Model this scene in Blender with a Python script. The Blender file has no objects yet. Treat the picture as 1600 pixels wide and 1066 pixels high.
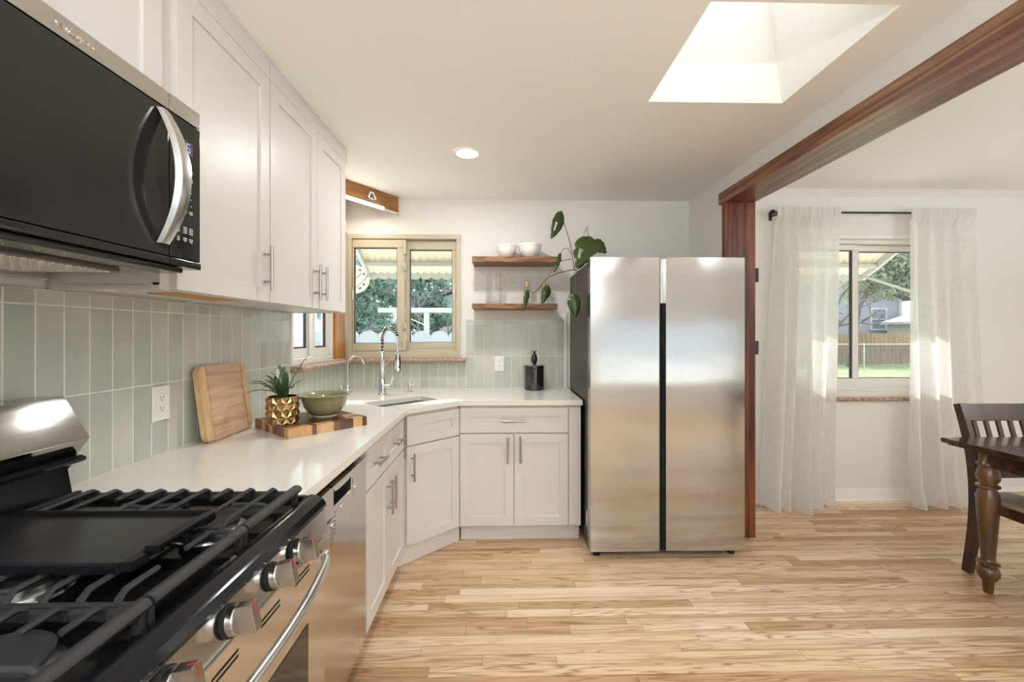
import bpy, bmesh, math, random
from mathutils import Vector, Matrix
R = math.radians
PI = math.pi
random.seed(7)
SC = bpy.context.scene
COL = SC.collection

# ------------------------------------------------------------------ camera
cam_d = bpy.data.cameras.new('camera')
cam = bpy.data.objects.new('camera', cam_d)
COL.objects.link(cam)
cam_d.sensor_fit = 'HORIZONTAL'
cam_d.sensor_width = 36.0
cam_d.lens = 655.0 / 1600.0 * 36.0
cam_d.shift_y = -11.0 / 1600.0
cam_d.clip_start = 0.02
cam_d.clip_end = 200
cam.location = (0, 0, 1.337)
cam.rotation_euler = (R(90), 0, -math.atan(15 / 655.0))
SC.camera = cam

# ------------------------------------------------------------------ view, world, sun, daylight
SC.view_settings.view_transform = 'Standard'
SC.view_settings.look = 'None'
SC.view_settings.gamma = 1.0
SC.view_settings.exposure = 0.28
SC.view_settings.use_curve_mapping = False
SC.cycles.max_bounces = 10
SC.cycles.diffuse_bounces = 6
SC.cycles.glossy_bounces = 5
SC.cycles.transmission_bounces = 8
SC.cycles.transparent_max_bounces = 16
SC.cycles.caustics_reflective = False
SC.cycles.caustics_refractive = False
SC.cycles.sample_clamp_indirect = 6.0
SC.cycles.use_denoising = True

w = bpy.data.worlds.new('sky')
SC.world = w
w.use_nodes = True
bgn = w.node_tree.nodes['Background']
bgn.inputs['Color'].default_value = (0.84, 0.92, 1.0, 1)
_t = w.node_tree
_tc = _t.nodes.new('ShaderNodeTexCoord')
_sp = _t.nodes.new('ShaderNodeSeparateXYZ')
_cl = _t.nodes.new('ShaderNodeMath')
_cl.operation = 'MAXIMUM'
_cl.inputs[1].default_value = 0.0
_pw = _t.nodes.new('ShaderNodeMath')
_pw.operation = 'POWER'
_pw.inputs[1].default_value = 4.0
_ma = _t.nodes.new('ShaderNodeMath')
_ma.operation = 'MULTIPLY_ADD'
_ma.inputs[1].default_value = 5.0      # extra brightness overhead
_ma.inputs[2].default_value = 1.35      # brightness at the horizon
_t.links.new(_tc.outputs['Generated'], _sp.inputs[0])
_t.links.new(_sp.outputs['Z'], _cl.inputs[0])
_t.links.new(_cl.outputs[0], _pw.inputs[0])
_t.links.new(_pw.outputs[0], _ma.inputs[0])
_t.links.new(_ma.outputs[0], bgn.inputs['Strength'])


def light(name, kind, loc, energy, color=(1, 1, 1), size=1.0, size_y=None, rot=None, shape=None):
    d = bpy.data.lights.new(name, kind)
    d.energy = energy
    d.color = color
    if kind == 'AREA':
        d.size = size
        d.shape = shape or ('RECTANGLE' if size_y else 'SQUARE')
        if size_y:
            d.size_y = size_y
    o = bpy.data.objects.new(name, d)
    COL.objects.link(o)
    o.location = loc
    if rot:
        o.rotation_euler = rot
    return o


sun = light('sun', 'SUN', (0, 12, 6), 5.0, (1.0, 0.95, 0.87))
sun.data.angle = R(0.53)
sun_dir = Vector((0.22, -1.0, -0.585))          # the way the light travels
sun.rotation_euler = sun_dir.to_track_quat('-Z', 'Y').to_euler()
# sky portals in the glazed openings of the wall behind the camera (they only guide the sampling)
for _n, _x, _z, _w, _h in (('portal_window', -0.1, 1.45, 1.9, 1.1), ('portal_wide_window', 2.95, 0.99, 3.5, 1.3)):
    _p = light(_n, 'AREA', (_x, -2.70, _z), 1, (1, 1, 1), _w, _h, (R(90), 0, 0))
    _p.data.cycles.is_portal = True
_p = light('portal_skylight', 'AREA', (0.9425, 1.605, 2.89), 1, (1, 1, 1), 0.5, 0.52, (0, 0, 0))
_p.data.cycles.is_portal = True

# ------------------------------------------------------------------ helpers
WM = {}
V = Vector


class MB:
    """collects shapes in world space"""

    def __init__(self):
        self.bm = bmesh.new()
        self.flat = False

    def _merge(self, t, M=None):
        if M is not None:
            bmesh.ops.transform(t, matrix=M, verts=t.verts)
        me = bpy.data.meshes.new('tmp')
        t.to_mesh(me)
        t.free()
        self.bm.from_mesh(me)
        bpy.data.meshes.remove(me)
        return self

    def box(self, x0, x1, y0, y1, z0, z1, bev=0.0, seg=2, M=None):
        self.flat = True
        t = bmesh.new()
        bmesh.ops.create_cube(t, size=1.0)
        sx, sy, sz = abs(x1 - x0), abs(y1 - y0), abs(z1 - z0)
        bmesh.ops.scale(t, vec=(sx, sy, sz), verts=t.verts)
        bmesh.ops.translate(t, vec=((x0 + x1) / 2, (y0 + y1) / 2, (z0 + z1) / 2), verts=t.verts)
        if bev > 0:
            b = min(bev, 0.45 * min(sx, sy, sz))
            bmesh.ops.bevel(t, geom=t.edges[:], offset=b, segments=seg, affect='EDGES', profile=0.5)
        return self._merge(t, M)

    def tube(self, pts, r, seg=10, cap=True, closed=False, M=None, flat=None):
        pts = [Vector(p) for p in pts]
        n = len(pts)
        rs = r if isinstance(r, (list, tuple)) else [r] * n
        t = bmesh.new()
        tang = []
        for i in range(n):
            if closed:
                a, b = pts[(i - 1) % n], pts[(i + 1) % n]
            else:
                a, b = pts[max(i - 1, 0)], pts[min(i + 1, n - 1)]
            d = (b - a)
            tang.append(d.normalized() if d.length > 1e-9 else Vector((0, 0, 1)))
        ref = Vector((0, 0, 1)) if abs(tang[0].z) < 0.9 else Vector((1, 0, 0))
        nrm = (ref - tang[0] * ref.dot(tang[0])).normalized()
        rings = []
        for i in range(n):
            if i:
                q = tang[i - 1].rotation_difference(tang[i])
                nrm = q @ nrm
                nrm = (nrm - tang[i] * nrm.dot(tang[i])).normalized()
            bn = tang[i].cross(nrm)
            ring = []
            for k in range(seg):
                a = 2 * PI * k / seg
                fx, fy = (1, 1) if flat is None else flat
                ring.append(t.verts.new(pts[i] + nrm * math.cos(a) * rs[i] * fx + bn * math.sin(a) * rs[i] * fy))
            rings.append(ring)
        m = n if closed else n - 1
        for i in range(m):
            A, B = rings[i], rings[(i + 1) % n]
            for k in range(seg):
                t.faces.new((A[k], A[(k + 1) % seg], B[(k + 1) % seg], B[k]))
        if cap and not closed:
            t.faces.new(list(reversed(rings[0])))
            t.faces.new(rings[-1])
        return self._merge(t, M)

    def cyl(self, p0, p1, r, r1=None, seg=24, M=None):
        return self.tube([p0, p1], [r, r if r1 is None else r1], seg=seg, M=M)

    def lathe(self, prof, c=(0, 0, 0), seg=32, M=None, sq=None):
        """prof: (radius, z) list, revolved about Z at c"""
        t = bmesh.new()
        rings = []
        for (r, z) in prof:
            if r < 1e-6:
                rings.append([t.verts.new((c[0], c[1], c[2] + z))])
            else:
                ring = []
                for k in range(seg):
                    a = 2 * PI * k / seg
                    rr = r if sq is None else r * sq(a, z)
                    ring.append(t.verts.new((c[0] + rr * math.cos(a), c[1] + rr * math.sin(a), c[2] + z)))
                rings.append(ring)
        for A, B in zip(rings, rings[1:]):
            if len(A) == 1 and len(B) == 1:
                continue
            for k in range(seg):
                k2 = (k + 1) % seg
                if len(A) == 1:
                    t.faces.new((A[0], B[k2], B[k]))
                elif len(B) == 1:
                    t.faces.new((A[k], A[k2], B[0]))
                else:
                    t.faces.new((A[k], A[k2], B[k2], B[k]))
        return self._merge(t, M)

    def prism(self, poly, a, b, axis='Z', bev=0.0, M=None):
        """polygon extruded; axis Z: poly (x,y); axis Y: poly (x,z); axis X: poly (y,z)"""
        t = bmesh.new()

        def P(p, h):
            if axis == 'Z':
                return (p[0], p[1], h)
            if axis == 'Y':
                return (p[0], h, p[1])
            return (h, p[0], p[1])
        A = [t.verts.new(P(p, a)) for p in poly]
        B = [t.verts.new(P(p, b)) for p in poly]
        t.faces.new(A)
        t.faces.new(B)
        n = len(poly)
        for i in range(n):
            t.faces.new((A[i], A[(i + 1) % n], B[(i + 1) % n], B[i]))
        bmesh.ops.recalc_face_normals(t, faces=t.faces)
        if bev > 0:
            bmesh.ops.bevel(t, geom=t.edges[:], offset=bev, segments=2, affect='EDGES')
        return self._merge(t, M)

    def quad(self, *p):
        self.bm.faces.new([self.bm.verts.new(q) for q in p])
        return self

    def sphere(self, c, r, scale=(1, 1, 1), seg=16, M=None):
        t = bmesh.new()
        bmesh.ops.create_uvsphere(t, u_segments=seg, v_segments=max(6, seg // 2), radius=r)
        bmesh.ops.scale(t, vec=scale, verts=t.verts)
        bmesh.ops.translate(t, vec=c, verts=t.verts)
        return self._merge(t, M)


def mark(o, label=None, cat=None, group=None, kind=None):
    if label:
        o['label'] = label
    if cat:
        o['category'] = cat
    if group:
        o['group'] = group
    if kind:
        o['kind'] = kind
    return o


def thing(name, label, cat, loc=(0, 0, 0), rz=0.0, group=None, kind=None):
    o = bpy.data.objects.new(name, None)
    o.empty_display_size = 0.05
    COL.objects.link(o)
    o.location = loc
    o.rotation_euler = (0, 0, rz)
    WM[o] = Matrix.Translation(loc) @ Matrix.Rotation(rz, 4, 'Z')
    return mark(o, label, cat, group, kind)


def obj(name, mb, mat, parent=None, label=None, cat=None, group=None, kind=None, ang=35, smooth=True, recalc=True, bevel=None):
    bm = mb.bm if isinstance(mb, MB) else mb
    flat = isinstance(mb, MB) and mb.flat
    if recalc:
        bmesh.ops.recalc_face_normals(bm, faces=bm.faces)
    if parent is not None:
        M = WM[parent]
    else:
        xs = [v.co for v in bm.verts]
        lo = Vector((min(v.x for v in xs), min(v.y for v in xs), min(v.z for v in xs)))
        hi = Vector((max(v.x for v in xs), max(v.y for v in xs), max(v.z for v in xs)))
        M = Matrix.Translation(((lo.x + hi.x) / 2, (lo.y + hi.y) / 2, lo.z))
    bmesh.ops.transform(bm, matrix=M.inverted(), verts=bm.verts)
    me = bpy.data.meshes.new(name)
    bm.to_mesh(me)
    bm.free()
    if smooth:
        me.polygons.foreach_set('use_smooth', [True] * len(me.polygons))
        me.set_sharp_from_angle(angle=R(ang))
    o = bpy.data.objects.new(name, me)
    COL.objects.link(o)
    if mat:
        me.materials.append(mat)
    if parent is not None:
        o.parent = parent
        WM[o] = M
    else:
        o.location = M.translation
        WM[o] = M
    if flat and smooth and not bevel:
        m = o.modifiers.new('weighted', 'WEIGHTED_NORMAL')
        m.keep_sharp = True
    if bevel:
        m = o.modifiers.new('bevel', 'BEVEL')
        m.width = bevel
        m.segments = 2
        m.limit_method = 'ANGLE'
    return mark(o, label, cat, group, kind)


def struct(name, mb, mat, **k):
    return obj(name, mb, mat, kind='structure', **k)


def dup(root, loc, rz=None, label=None, group=None):
    r = root.copy()
    COL.objects.link(r)
    r.location = loc
    if rz is not None:
        r.rotation_euler = (0, 0, rz)
    if label:
        r['label'] = label
    if group:
        r['group'] = group
    for ch in list(root.children):
        c = ch.copy()
        COL.objects.link(c)
        c.parent = r
        for g in list(ch.children):
            d = g.copy()
            COL.objects.link(d)
            d.parent = c
    return r


def frame(origin, u, n, v=(0, 0, 1)):
    """matrix: local x -> u, local y -> n (outwards), local z -> v"""
    u, n, v = Vector(u).normalized(), Vector(n).normalized(), Vector(v).normalized()
    M = Matrix.Identity(4)
    for i in range(3):
        M[i][0], M[i][1], M[i][2], M[i][3] = u[i], n[i], v[i], origin[i]
    return M


def text_bm(s, size, ext, M, shear=0.0):
    """lettering: local x right, local z up, extruded along local y"""
    cu = bpy.data.curves.new('txt', 'FONT')
    cu.body = s
    cu.size = size
    cu.extrude = ext
    cu.shear = shear
    cu.align_x = 'CENTER'
    cu.align_y = 'CENTER'
    cu.resolution_u = 3
    t = bpy.data.objects.new('txt', cu)
    COL.objects.link(t)
    dg = bpy.context.evaluated_depsgraph_get()
    me = bpy.data.meshes.new_from_object(t.evaluated_get(dg))
    bpy.data.objects.remove(t)
    mb = MB()
    mb.bm.from_mesh(me)
    bpy.data.meshes.remove(me)
    T = Matrix(((1, 0, 0, 0), (0, 0, -1, 0), (0, 1, 0, 0), (0, 0, 0, 1)))
    bmesh.ops.transform(mb.bm, matrix=M @ T, verts=mb.bm.verts)
    return mb


# ------------------------------------------------------------------ materials
def srgb(r, g, b):
    def c(u):
        u /= 255.0
        return u / 12.92 if u <= 0.04045 else ((u + 0.055) / 1.055) ** 2.4
    return (c(r), c(g), c(b), 1)


class NT:
    def __init__(self, name):
        self.m = bpy.data.materials.new(name)
        self.m.use_nodes = True
        self.t = self.m.node_tree
        self.p = self.t.nodes['Principled BSDF']
        self.out = self.t.nodes['Material Output']

    def n(self, typ, **kw):
        nd = self.t.nodes.new(typ)
        for k, v in kw.items():
            if k in nd.inputs:
                nd.inputs[k].default_value = v
            else:
                setattr(nd, k, v)
        return nd

    def l(self, a, b):
        self.t.links.new(a, b)

    def ramp(self, stops, fac):
        r = self.n('ShaderNodeValToRGB')
        e = r.color_ramp.elements
        while len(e) < len(stops):
            e.new(0.5)
        for el, (p, c) in zip(e, stops):
            el.position = p
            el.color = c
        self.l(fac, r.inputs['Fac'])
        return r.outputs['Color']

    def coords(self, scale=(1, 1, 1), rand=0.0):
        tc = self.n('ShaderNodeTexCoord')
        mp = self.n('ShaderNodeMapping')
        mp.inputs['Scale'].default_value = scale
        self.l(tc.outputs['Object'], mp.inputs['Vector'])
        if rand:
            g = self.n('ShaderNodeNewGeometry')
            mu = self.n('ShaderNodeMath', operation='MULTIPLY')
            mu.inputs[1].default_value = rand
            self.l(g.outputs['Random Per Island'], mu.inputs[0])
            cb = self.n('ShaderNodeCombineXYZ')
            for i in range(3):
                self.l(mu.outputs[0], cb.inputs[i])
            self.l(cb.outputs[0], mp.inputs['Location'])
        return mp.outputs['Vector']

    def bump(self, height, strength, dist=0.01):
        b = self.n('ShaderNodeBump')
        b.inputs['Strength'].default_value = strength
        b.inputs['Distance'].default_value = dist
        self.l(height, b.inputs['Height'])
        self.l(b.outputs['Normal'], self.p.inputs['Normal'])

    def set(self, **k):
        for a, v in k.items():
            self.p.inputs[a.replace('_', ' ')].default_value = v
        return self


def plain(name, col, rough=0.5, metal=0.0, coat=0.0, bump=0.0, bscale=80, **extra):
    M = NT(name)
    M.p.inputs['Base Color'].default_value = col
    M.p.inputs['Roughness'].default_value = rough
    M.p.inputs['Metallic'].default_value = metal
    M.p.inputs['Coat Weight'].default_value = coat
    for k, v in extra.items():
        M.p.inputs[k.replace('_', ' ')].default_value = v
    if bump:
        nz = M.n('ShaderNodeTexNoise', Scale=bscale, Detail=3.0)
        M.l(M.coords(), nz.inputs['Vector'])
        M.bump(nz.outputs['Fac'], bump, 0.002)
    return M.m


M_WALL = plain('wall_paint', srgb(228, 226, 221), 0.75, bump=0.25, bscale=160)
M_CEIL = plain('ceiling_paint', srgb(246, 244, 241), 0.8, bump=0.2, bscale=120)
M_CAB = plain('cabinet_white', srgb(218, 214, 210), 0.38)
M_CABIN = plain('cabinet_inside', srgb(196, 150, 92), 0.6)
M_TRIM = plain('trim_white', srgb(236, 232, 226), 0.4)
M_PLASTIC = plain('white_plastic', srgb(238, 236, 230), 0.35)
M_BLACK = plain('black_metal', srgb(22, 21, 22), 0.45)
M_DARK = plain('dark_void', srgb(14, 13, 13), 0.9)
M_ENAMEL = plain('black_enamel', (0.008, 0.008, 0.010, 1), 0.10, Specular_IOR_Level=0.22)
M_IRON = plain('cast_iron', (0.022, 0.021, 0.022, 1), 0.42, bump=0.5, bscale=900)
M_GRIDDLE = plain('griddle_coating', (0.013, 0.013, 0.014, 1), 0.24)
M_BLKGLASS = plain('black_glass', (0.02, 0.019, 0.018, 1), 0.07, Specular_IOR_Level=0.4)
M_CHROME = plain('chrome', (0.75, 0.75, 0.76, 1), 0.08, 1.0)
M_NICKEL = plain('brushed_nickel', (0.42, 0.40, 0.38, 1), 0.3, 1.0)
M_ALU = plain('cast_aluminium', (0.72, 0.71, 0.70, 1), 0.24, 1.0)
M_SATIN = plain('satin_knob_metal', (0.44, 0.42, 0.40, 1), 0.27, 1.0)
M_PRINT = plain('white_print', srgb(220, 220, 220), 0.6)
M_GREYPRINT = plain('grey_print', srgb(70, 68, 66), 0.5)
M_REDPRINT = plain('red_print', srgb(170, 40, 35), 0.5)
M_VINYL = plain('beige_vinyl_frame', srgb(193, 182, 162), 0.45)
M_VINYLW = plain('white_vinyl_frame', srgb(226, 223, 215), 0.4)
M_GASKET = plain('dark_gasket', srgb(52, 50, 50), 0.6)
M_CERAMIC = plain('white_ceramic', srgb(238, 234, 226), 0.16, coat=0.5)
M_BLKCER = plain('black_ceramic', (0.01, 0.01, 0.009, 1), 0.08, coat=1.0)
M_GROUT = plain('grout', srgb(232, 229, 220), 0.85)
M_SIDE = plain('fridge_side_grey', srgb(78, 72, 67), 0.4, 0.6)
M_CORK = plain('cork', srgb(196, 168, 126), 0.8)
M_SOIL = plain('soil', srgb(52, 40, 30), 0.95, bump=1.0, bscale=200)
M_CONCRETE = plain('patio_concrete', srgb(200, 196, 188), 0.85, bump=0.3, bscale=30)
M_FASCIA = plain('white_painted_metal', srgb(196, 194, 190), 0.5)
M_BARK = plain('bark', srgb(122, 114, 116), 0.9, bump=0.6, bscale=40)
M_SHINGLE = plain('roof_shingle', srgb(126, 118, 128), 0.9, bump=0.6, bscale=30)
M_STUCCO = plain('pale_stucco', srgb(186, 184, 184), 0.9, bump=0.4, bscale=30)


def steel(name, col=(0.60, 0.585, 0.565, 1), rough=0.2, brush=(2, 2, 300), bs=0.05, wav=0.0, wscale=(0.8, 1, 4), aniso=0.0):
    M = NT(name)
    M.set(Metallic=1.0, Roughness=rough, Base_Color=col)
    nz = M.n('ShaderNodeTexNoise', Scale=1.0, Detail=2.0)
    M.l(M.coords(brush), nz.inputs['Vector'])
    rr = M.n('ShaderNodeMapRange')
    rr.inputs['To Min'].default_value = rough * 0.8
    rr.inputs['To Max'].default_value = rough * 1.3
    M.l(nz.outputs['Fac'], rr.inputs['Value'])
    M.l(rr.outputs[0], M.p.inputs['Roughness'])
    b1 = M.n('ShaderNodeBump', Strength=bs, Distance=0.001)
    M.l(nz.outputs['Fac'], b1.inputs['Height'])
    last = b1
    if wav:
        n2 = M.n('ShaderNodeTexNoise', Scale=1.0, Detail=0.5)
        M.l(M.coords(wscale), n2.inputs['Vector'])
        b2 = M.n('ShaderNodeBump', Strength=wav, Distance=0.02)
        M.l(n2.outputs['Fac'], b2.inputs['Height'])
        M.l(b1.outputs['Normal'], b2.inputs['Normal'])
        last = b2
    M.l(last.outputs['Normal'], M.p.inputs['Normal'])
    if aniso:
        M.p.inputs['Anisotropic'].default_value = aniso
        M.p.inputs['Anisotropic Rotation'].default_value = 0.25
        tg = M.n('ShaderNodeTangent')
        tg.direction_type = 'RADIAL'
        tg.axis = 'Z'
        M.l(tg.outputs[0], M.p.inputs['Tangent'])
    return M.m


M_STEEL = steel('stainless_steel', rough=0.15)
M_STEELB = steel('dark_stainless', (0.34, 0.325, 0.305, 1), 0.07, bs=0.02)
M_STEELF = steel('stainless_fridge', (0.50, 0.485, 0.47, 1), 0.12, (500, 500, 1.5), 0.10, 0.22, (1.2, 1, 4.5))
M_STEELD = steel('stainless_dishwasher', (0.6, 0.585, 0.565, 1), 0.17, (1.5, 1.5, 260), 0.05, 0.12, (1, 1.2, 3))
M_STEELH = steel('stainless_handle', (0.66, 0.645, 0.63, 1), 0.22, (200, 3, 3), 0.0)
M_SINK = steel('stainless_sink', (0.20, 0.20, 0.21, 1), 0.32, (60, 60, 2), 0.03)


def tile_mat():
    M = NT('glazed_sage_tile')
    g = M.n('ShaderNodeNewGeometry')
    col = M.ramp([(0.0, srgb(184, 187, 177)), (0.35, srgb(190, 192, 182)), (0.7, srgb(196, 197, 188)), (1.0, srgb(200, 200, 191))],
                 g.outputs['Random Per Island'])
    nz = M.n('ShaderNodeTexNoise', Scale=7.0, Detail=3.0)
    M.l(M.coords((1, 1, 0.6), 40.0), nz.inputs['Vector'])
    mx = M.n('ShaderNodeMix', data_type='RGBA', blend_type='MULTIPLY')
    mx.inputs['Factor'].default_value = 1.0
    M.l(col, mx.inputs[6])
    c2 = M.ramp([(0.3, (0.88, 0.9, 0.9, 1)), (0.7, (1.04, 1.03, 1.0, 1))], nz.outputs['Fac'])
    M.l(c2, mx.inputs[7])
    M.l(mx.outputs[2], M.p.inputs['Base Color'])
    M.set(Roughness=0.16, Coat_Weight=0.3)
    n2 = M.n('ShaderNodeTexNoise', Scale=14.0, Detail=1.0)
    M.l(M.coords((1, 1, 0.4), 40.0), n2.inputs['Vector'])
    M.bump(n2.outputs['Fac'], 0.12, 0.003)
    return M.m


M_TILE = tile_mat()


def floor_mat():
    M = NT('oak_plank_floor')
    g = M.n('ShaderNodeNewGeometry')
    base = M.ramp([(0.0, srgb(186, 148, 114)), (0.12, srgb(204, 168, 132)), (0.35, srgb(220, 189, 154)), (0.7, srgb(230, 203, 169)), (1.0, srgb(240, 219, 190))],
                  g.outputs['Random Per Island'])
    # cathedral figure: stretched distorted bands, each plank its own
    v = M.coords((0.9, 13.0, 1.0), 60.0)
    nz = M.n('ShaderNodeTexNoise', Scale=1.3, Detail=2.0, Roughness=0.45)
    M.l(v, nz.inputs['Vector'])
    mm = M.n('ShaderNodeMath', operation='MULTIPLY')
    mm.inputs[1].default_value = 12.0
    M.l(nz.outputs['Fac'], mm.inputs[0])
    fr = M.n('ShaderNodeMath', operation='PINGPONG')
    fr.inputs[1].default_value = 0.5
    M.l(mm.outputs[0], fr.inputs[0])
    fig = M.ramp([(0.0, (0.52, 0.42, 0.34, 1)), (0.10, (0.70, 0.61, 0.54, 1)), (0.22, (0.93, 0.90, 0.87, 1)), (0.5, (1, 1, 1, 1)), (1.0, (1.04, 1.04, 1.03, 1))], fr.outputs[0])
    # where the figure is strong and where the board is plain
    vm = M.coords((0.7, 3.0, 1.0), 33.0)
    nm = M.n('ShaderNodeTexNoise', Scale=1.6, Detail=1.0)
    M.l(vm, nm.inputs['Vector'])
    msk = M.ramp([(0.36, (0.25, 0.25, 0.25, 1)), (0.58, (1, 1, 1, 1))], nm.outputs['Fac'])
    # fine pores
    v2 = M.coords((4.0, 200.0, 1.0), 60.0)
    n2 = M.n('ShaderNodeTexNoise', Scale=1.0, Detail=3.0)
    M.l(v2, n2.inputs['Vector'])
    por = M.ramp([(0.3, (0.80, 0.75, 0.70, 1)), (0.55, (1, 1, 1, 1))], n2.outputs['Fac'])
    # long dark mineral streaks
    v3 = M.coords((0.45, 16.0, 1.0), 25.0)
    n3 = M.n('ShaderNodeTexNoise', Scale=1.5, Detail=4.0, Roughness=0.6)
    M.l(v3, n3.inputs['Vector'])
    st = M.ramp([(0.30, (0.55, 0.44, 0.34, 1)), (0.40, (0.84, 0.77, 0.70, 1)), (0.50, (1, 1, 1, 1))], n3.outputs['Fac'])
    # small knots
    vk = M.coords((2.2, 9.0, 1.0), 11.0)
    vo = M.n('ShaderNodeTexVoronoi', Scale=1.0)
    M.l(vk, vo.inputs['Vector'])
    kn = M.ramp([(0.03, (0.35, 0.24, 0.16, 1)), (0.075, (1, 1, 1, 1))], vo.outputs['Distance'])
    cur = base
    for c, f in ((fig, msk), (por, 0.75), (st, 0.85), (kn, 0.8)):
        mx = M.n('ShaderNodeMix', data_type='RGBA', blend_type='MULTIPLY')
        if f is msk:
            M.l(msk, mx.inputs['Factor'])
        else:
            mx.inputs['Factor'].default_value = f
        M.l(cur, mx.inputs[6])
        M.l(c, mx.inputs[7])
        cur = mx.outputs[2]
    M.l(cur, M.p.inputs['Base Color'])
    M.set(Roughness=0.3)
    M.bump(n2.outputs['Fac'], 0.08, 0.001)
    return M.m


M_FLOOR = floor_mat()


def wood(name, c0, c1, c2, scale, rough=0.45, ring=7.0, coat=0.0, rand=0.0, streak=None):
    """grain along the axis with the small scale value"""
    M = NT(name)
    v = M.coords(scale, rand)
    nz = M.n('ShaderNodeTexNoise', Scale=1.0, Detail=3.0, Roughness=0.5)
    M.l(v, nz.inputs['Vector'])
    mm = M.n('ShaderNodeMath', operation='MULTIPLY')
    mm.inputs[1].default_value = ring
    M.l(nz.outputs['Fac'], mm.inputs[0])
    fr = M.n('ShaderNodeMath', operation='PINGPONG')
    fr.inputs[1].default_value = 0.5
    M.l(mm.outputs[0], fr.inputs[0])
    ml = M.n('ShaderNodeMath', operation='MULTIPLY')
    ml.inputs[1].default_value = 2.0
    M.l(fr.outputs[0], ml.inputs[0])
    col = M.ramp([(0.0, c0), (0.5, c1), (1.0, c2)], ml.outputs[0])
    s2 = tuple(8 * s for s in scale)
    n2 = M.n('ShaderNodeTexNoise', Scale=1.0, Detail=3.0)
    M.l(M.coords(s2, rand), n2.inputs['Vector'])
    f2 = M.ramp([(0.3, (0.72, 0.7, 0.68, 1)), (0.62, (1.05, 1.05, 1.05, 1))], n2.outputs['Fac'])
    mx = M.n('ShaderNodeMix', data_type='RGBA', blend_type='MULTIPLY')
    mx.inputs['Factor'].default_value = 0.8
    M.l(col, mx.inputs[6])
    M.l(f2, mx.inputs[7])
    M.l(mx.outputs[2], M.p.inputs['Base Color'])
    M.set(Roughness=rough, Coat_Weight=coat)
    M.bump(n2.outputs['Fac'], 0.15, 0.002)
    return M.m


M_BEAM = wood('stained_fir_beam', srgb(92, 54, 36), srgb(128, 84, 60), srgb(150, 106, 80), (9, 0.5, 9), 0.3, 6)
M_POST = wood('stained_fir_post', srgb(66, 26, 12), srgb(104, 50, 28), srgb(126, 66, 38), (9, 9, 0.5), 0.36, 6)
M_SHELF = wood('walnut_stained_shelf', srgb(92, 58, 32), srgb(128, 86, 52), srgb(150, 106, 66), (2, 18, 18), 0.5, 5)
M_CORNER = wood('varnished_pine', srgb(138, 84, 30), srgb(172, 112, 48), srgb(190, 132, 66), (9, 9, 0.7), 0.4, 4)
M_VALANCE = wood('varnished_birch', srgb(142, 98, 52), srgb(162, 116, 66), srgb(174, 128, 78), (1.2, 1.2, 7), 0.4, 2)
M_DARKWOOD = wood('espresso_wood', srgb(38, 22, 14), srgb(56, 34, 22), srgb(68, 42, 27), (3, 14, 14), 0.24, 3, coat=0.3)
M_LEGWOOD = wood('worn_espresso_leg', srgb(64, 42, 20), srgb(88, 60, 30), srgb(104, 74, 40), (12, 12, 1.2), 0.28, 3, coat=0.3)
M_CHAIRWOOD = wood('dark_chair_wood', srgb(40, 24, 16), srgb(58, 36, 24), srgb(70, 44, 30), (10, 10, 2), 0.28, 3, coat=0.2)
M_SEAT = plain('tan_seat', srgb(150, 130, 110), 0.5)
M_BOARD = wood('maple_board', srgb(182, 142, 112), srgb(204, 166, 136), srgb(214, 178, 148), (22, 1.2, 22), 0.5, 3)
M_BOARDE = wood('pale_maple_edge', srgb(206, 170, 124), srgb(222, 190, 146), srgb(230, 202, 160), (20, 20, 1.5), 0.5, 2)
M_LIVE = plain('bark_streak', srgb(120, 84, 52), 0.8)


def block_mat():
    M = NT('acacia_end_grain')
    g = M.n('ShaderNodeNewGeometry')
    base = M.ramp([(0.0, srgb(72, 42, 24)), (0.4, srgb(98, 60, 36)), (0.82, srgb(126, 82, 50)), (0.86, srgb(196, 152, 102)), (1.0, srgb(212, 172, 122))],
                  g.outputs['Random Per Island'])
    nz = M.n('ShaderNodeTexNoise', Scale=60.0, Detail=3.0)
    M.l(M.coords((1, 1, 0.3), 20.0), nz.inputs['Vector'])
    c = M.ramp([(0.3, (0.75, 0.72, 0.7, 1)), (0.65, (1.05, 1.05, 1.05, 1))], nz.outputs['Fac'])
    mx = M.n('ShaderNodeMix', data_type='RGBA', blend_type='MULTIPLY')
    mx.inputs['Factor'].default_value = 0.8
    M.l(base, mx.inputs[6])
    M.l(c, mx.inputs[7])
    M.l(mx.outputs[2], M.p.inputs['Base Color'])
    M.set(Roughness=0.35, Coat_Weight=0.2)
    return M.m


M_BLOCK = block_mat()


def quartz_mat():
    M = NT('white_quartz')
    nz = M.n('ShaderNodeTexNoise', Scale=2.2, Detail=5.0, Distortion=1.2)
    M.l(M.coords(), nz.inputs['Vector'])
    ab = M.n('ShaderNodeMath', operation='SUBTRACT')
    ab.inputs[1].default_value = 0.5
    M.l(nz.outputs['Fac'], ab.inputs[0])
    a2 = M.n('ShaderNodeMath', operation='ABSOLUTE')
    M.l(ab.outputs[0], a2.inputs[0])
    vein = M.ramp([(0.0, (0.80, 0.77, 0.73, 1)), (0.012, (1, 1, 1, 1))], a2.outputs[0])
    n2 = M.n('ShaderNodeTexNoise', Scale=3.0, Detail=2.0)
    M.l(M.coords(), n2.inputs['Vector'])
    msk = M.ramp([(0.52, (0, 0, 0, 1)), (0.66, (1, 1, 1, 1))], n2.outputs['Fac'])
    mx = M.n('ShaderNodeMix', data_type='RGBA', blend_type='MULTIPLY')
    mx.inputs[6].default_value = srgb(232, 228, 220)
    M.l(msk, mx.inputs['Factor'])
    M.l(vein, mx.inputs[7])
    M.l(mx.outputs[2], M.p.inputs['Base Color'])
    M.set(Roughness=0.1)
    return M.m


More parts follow.
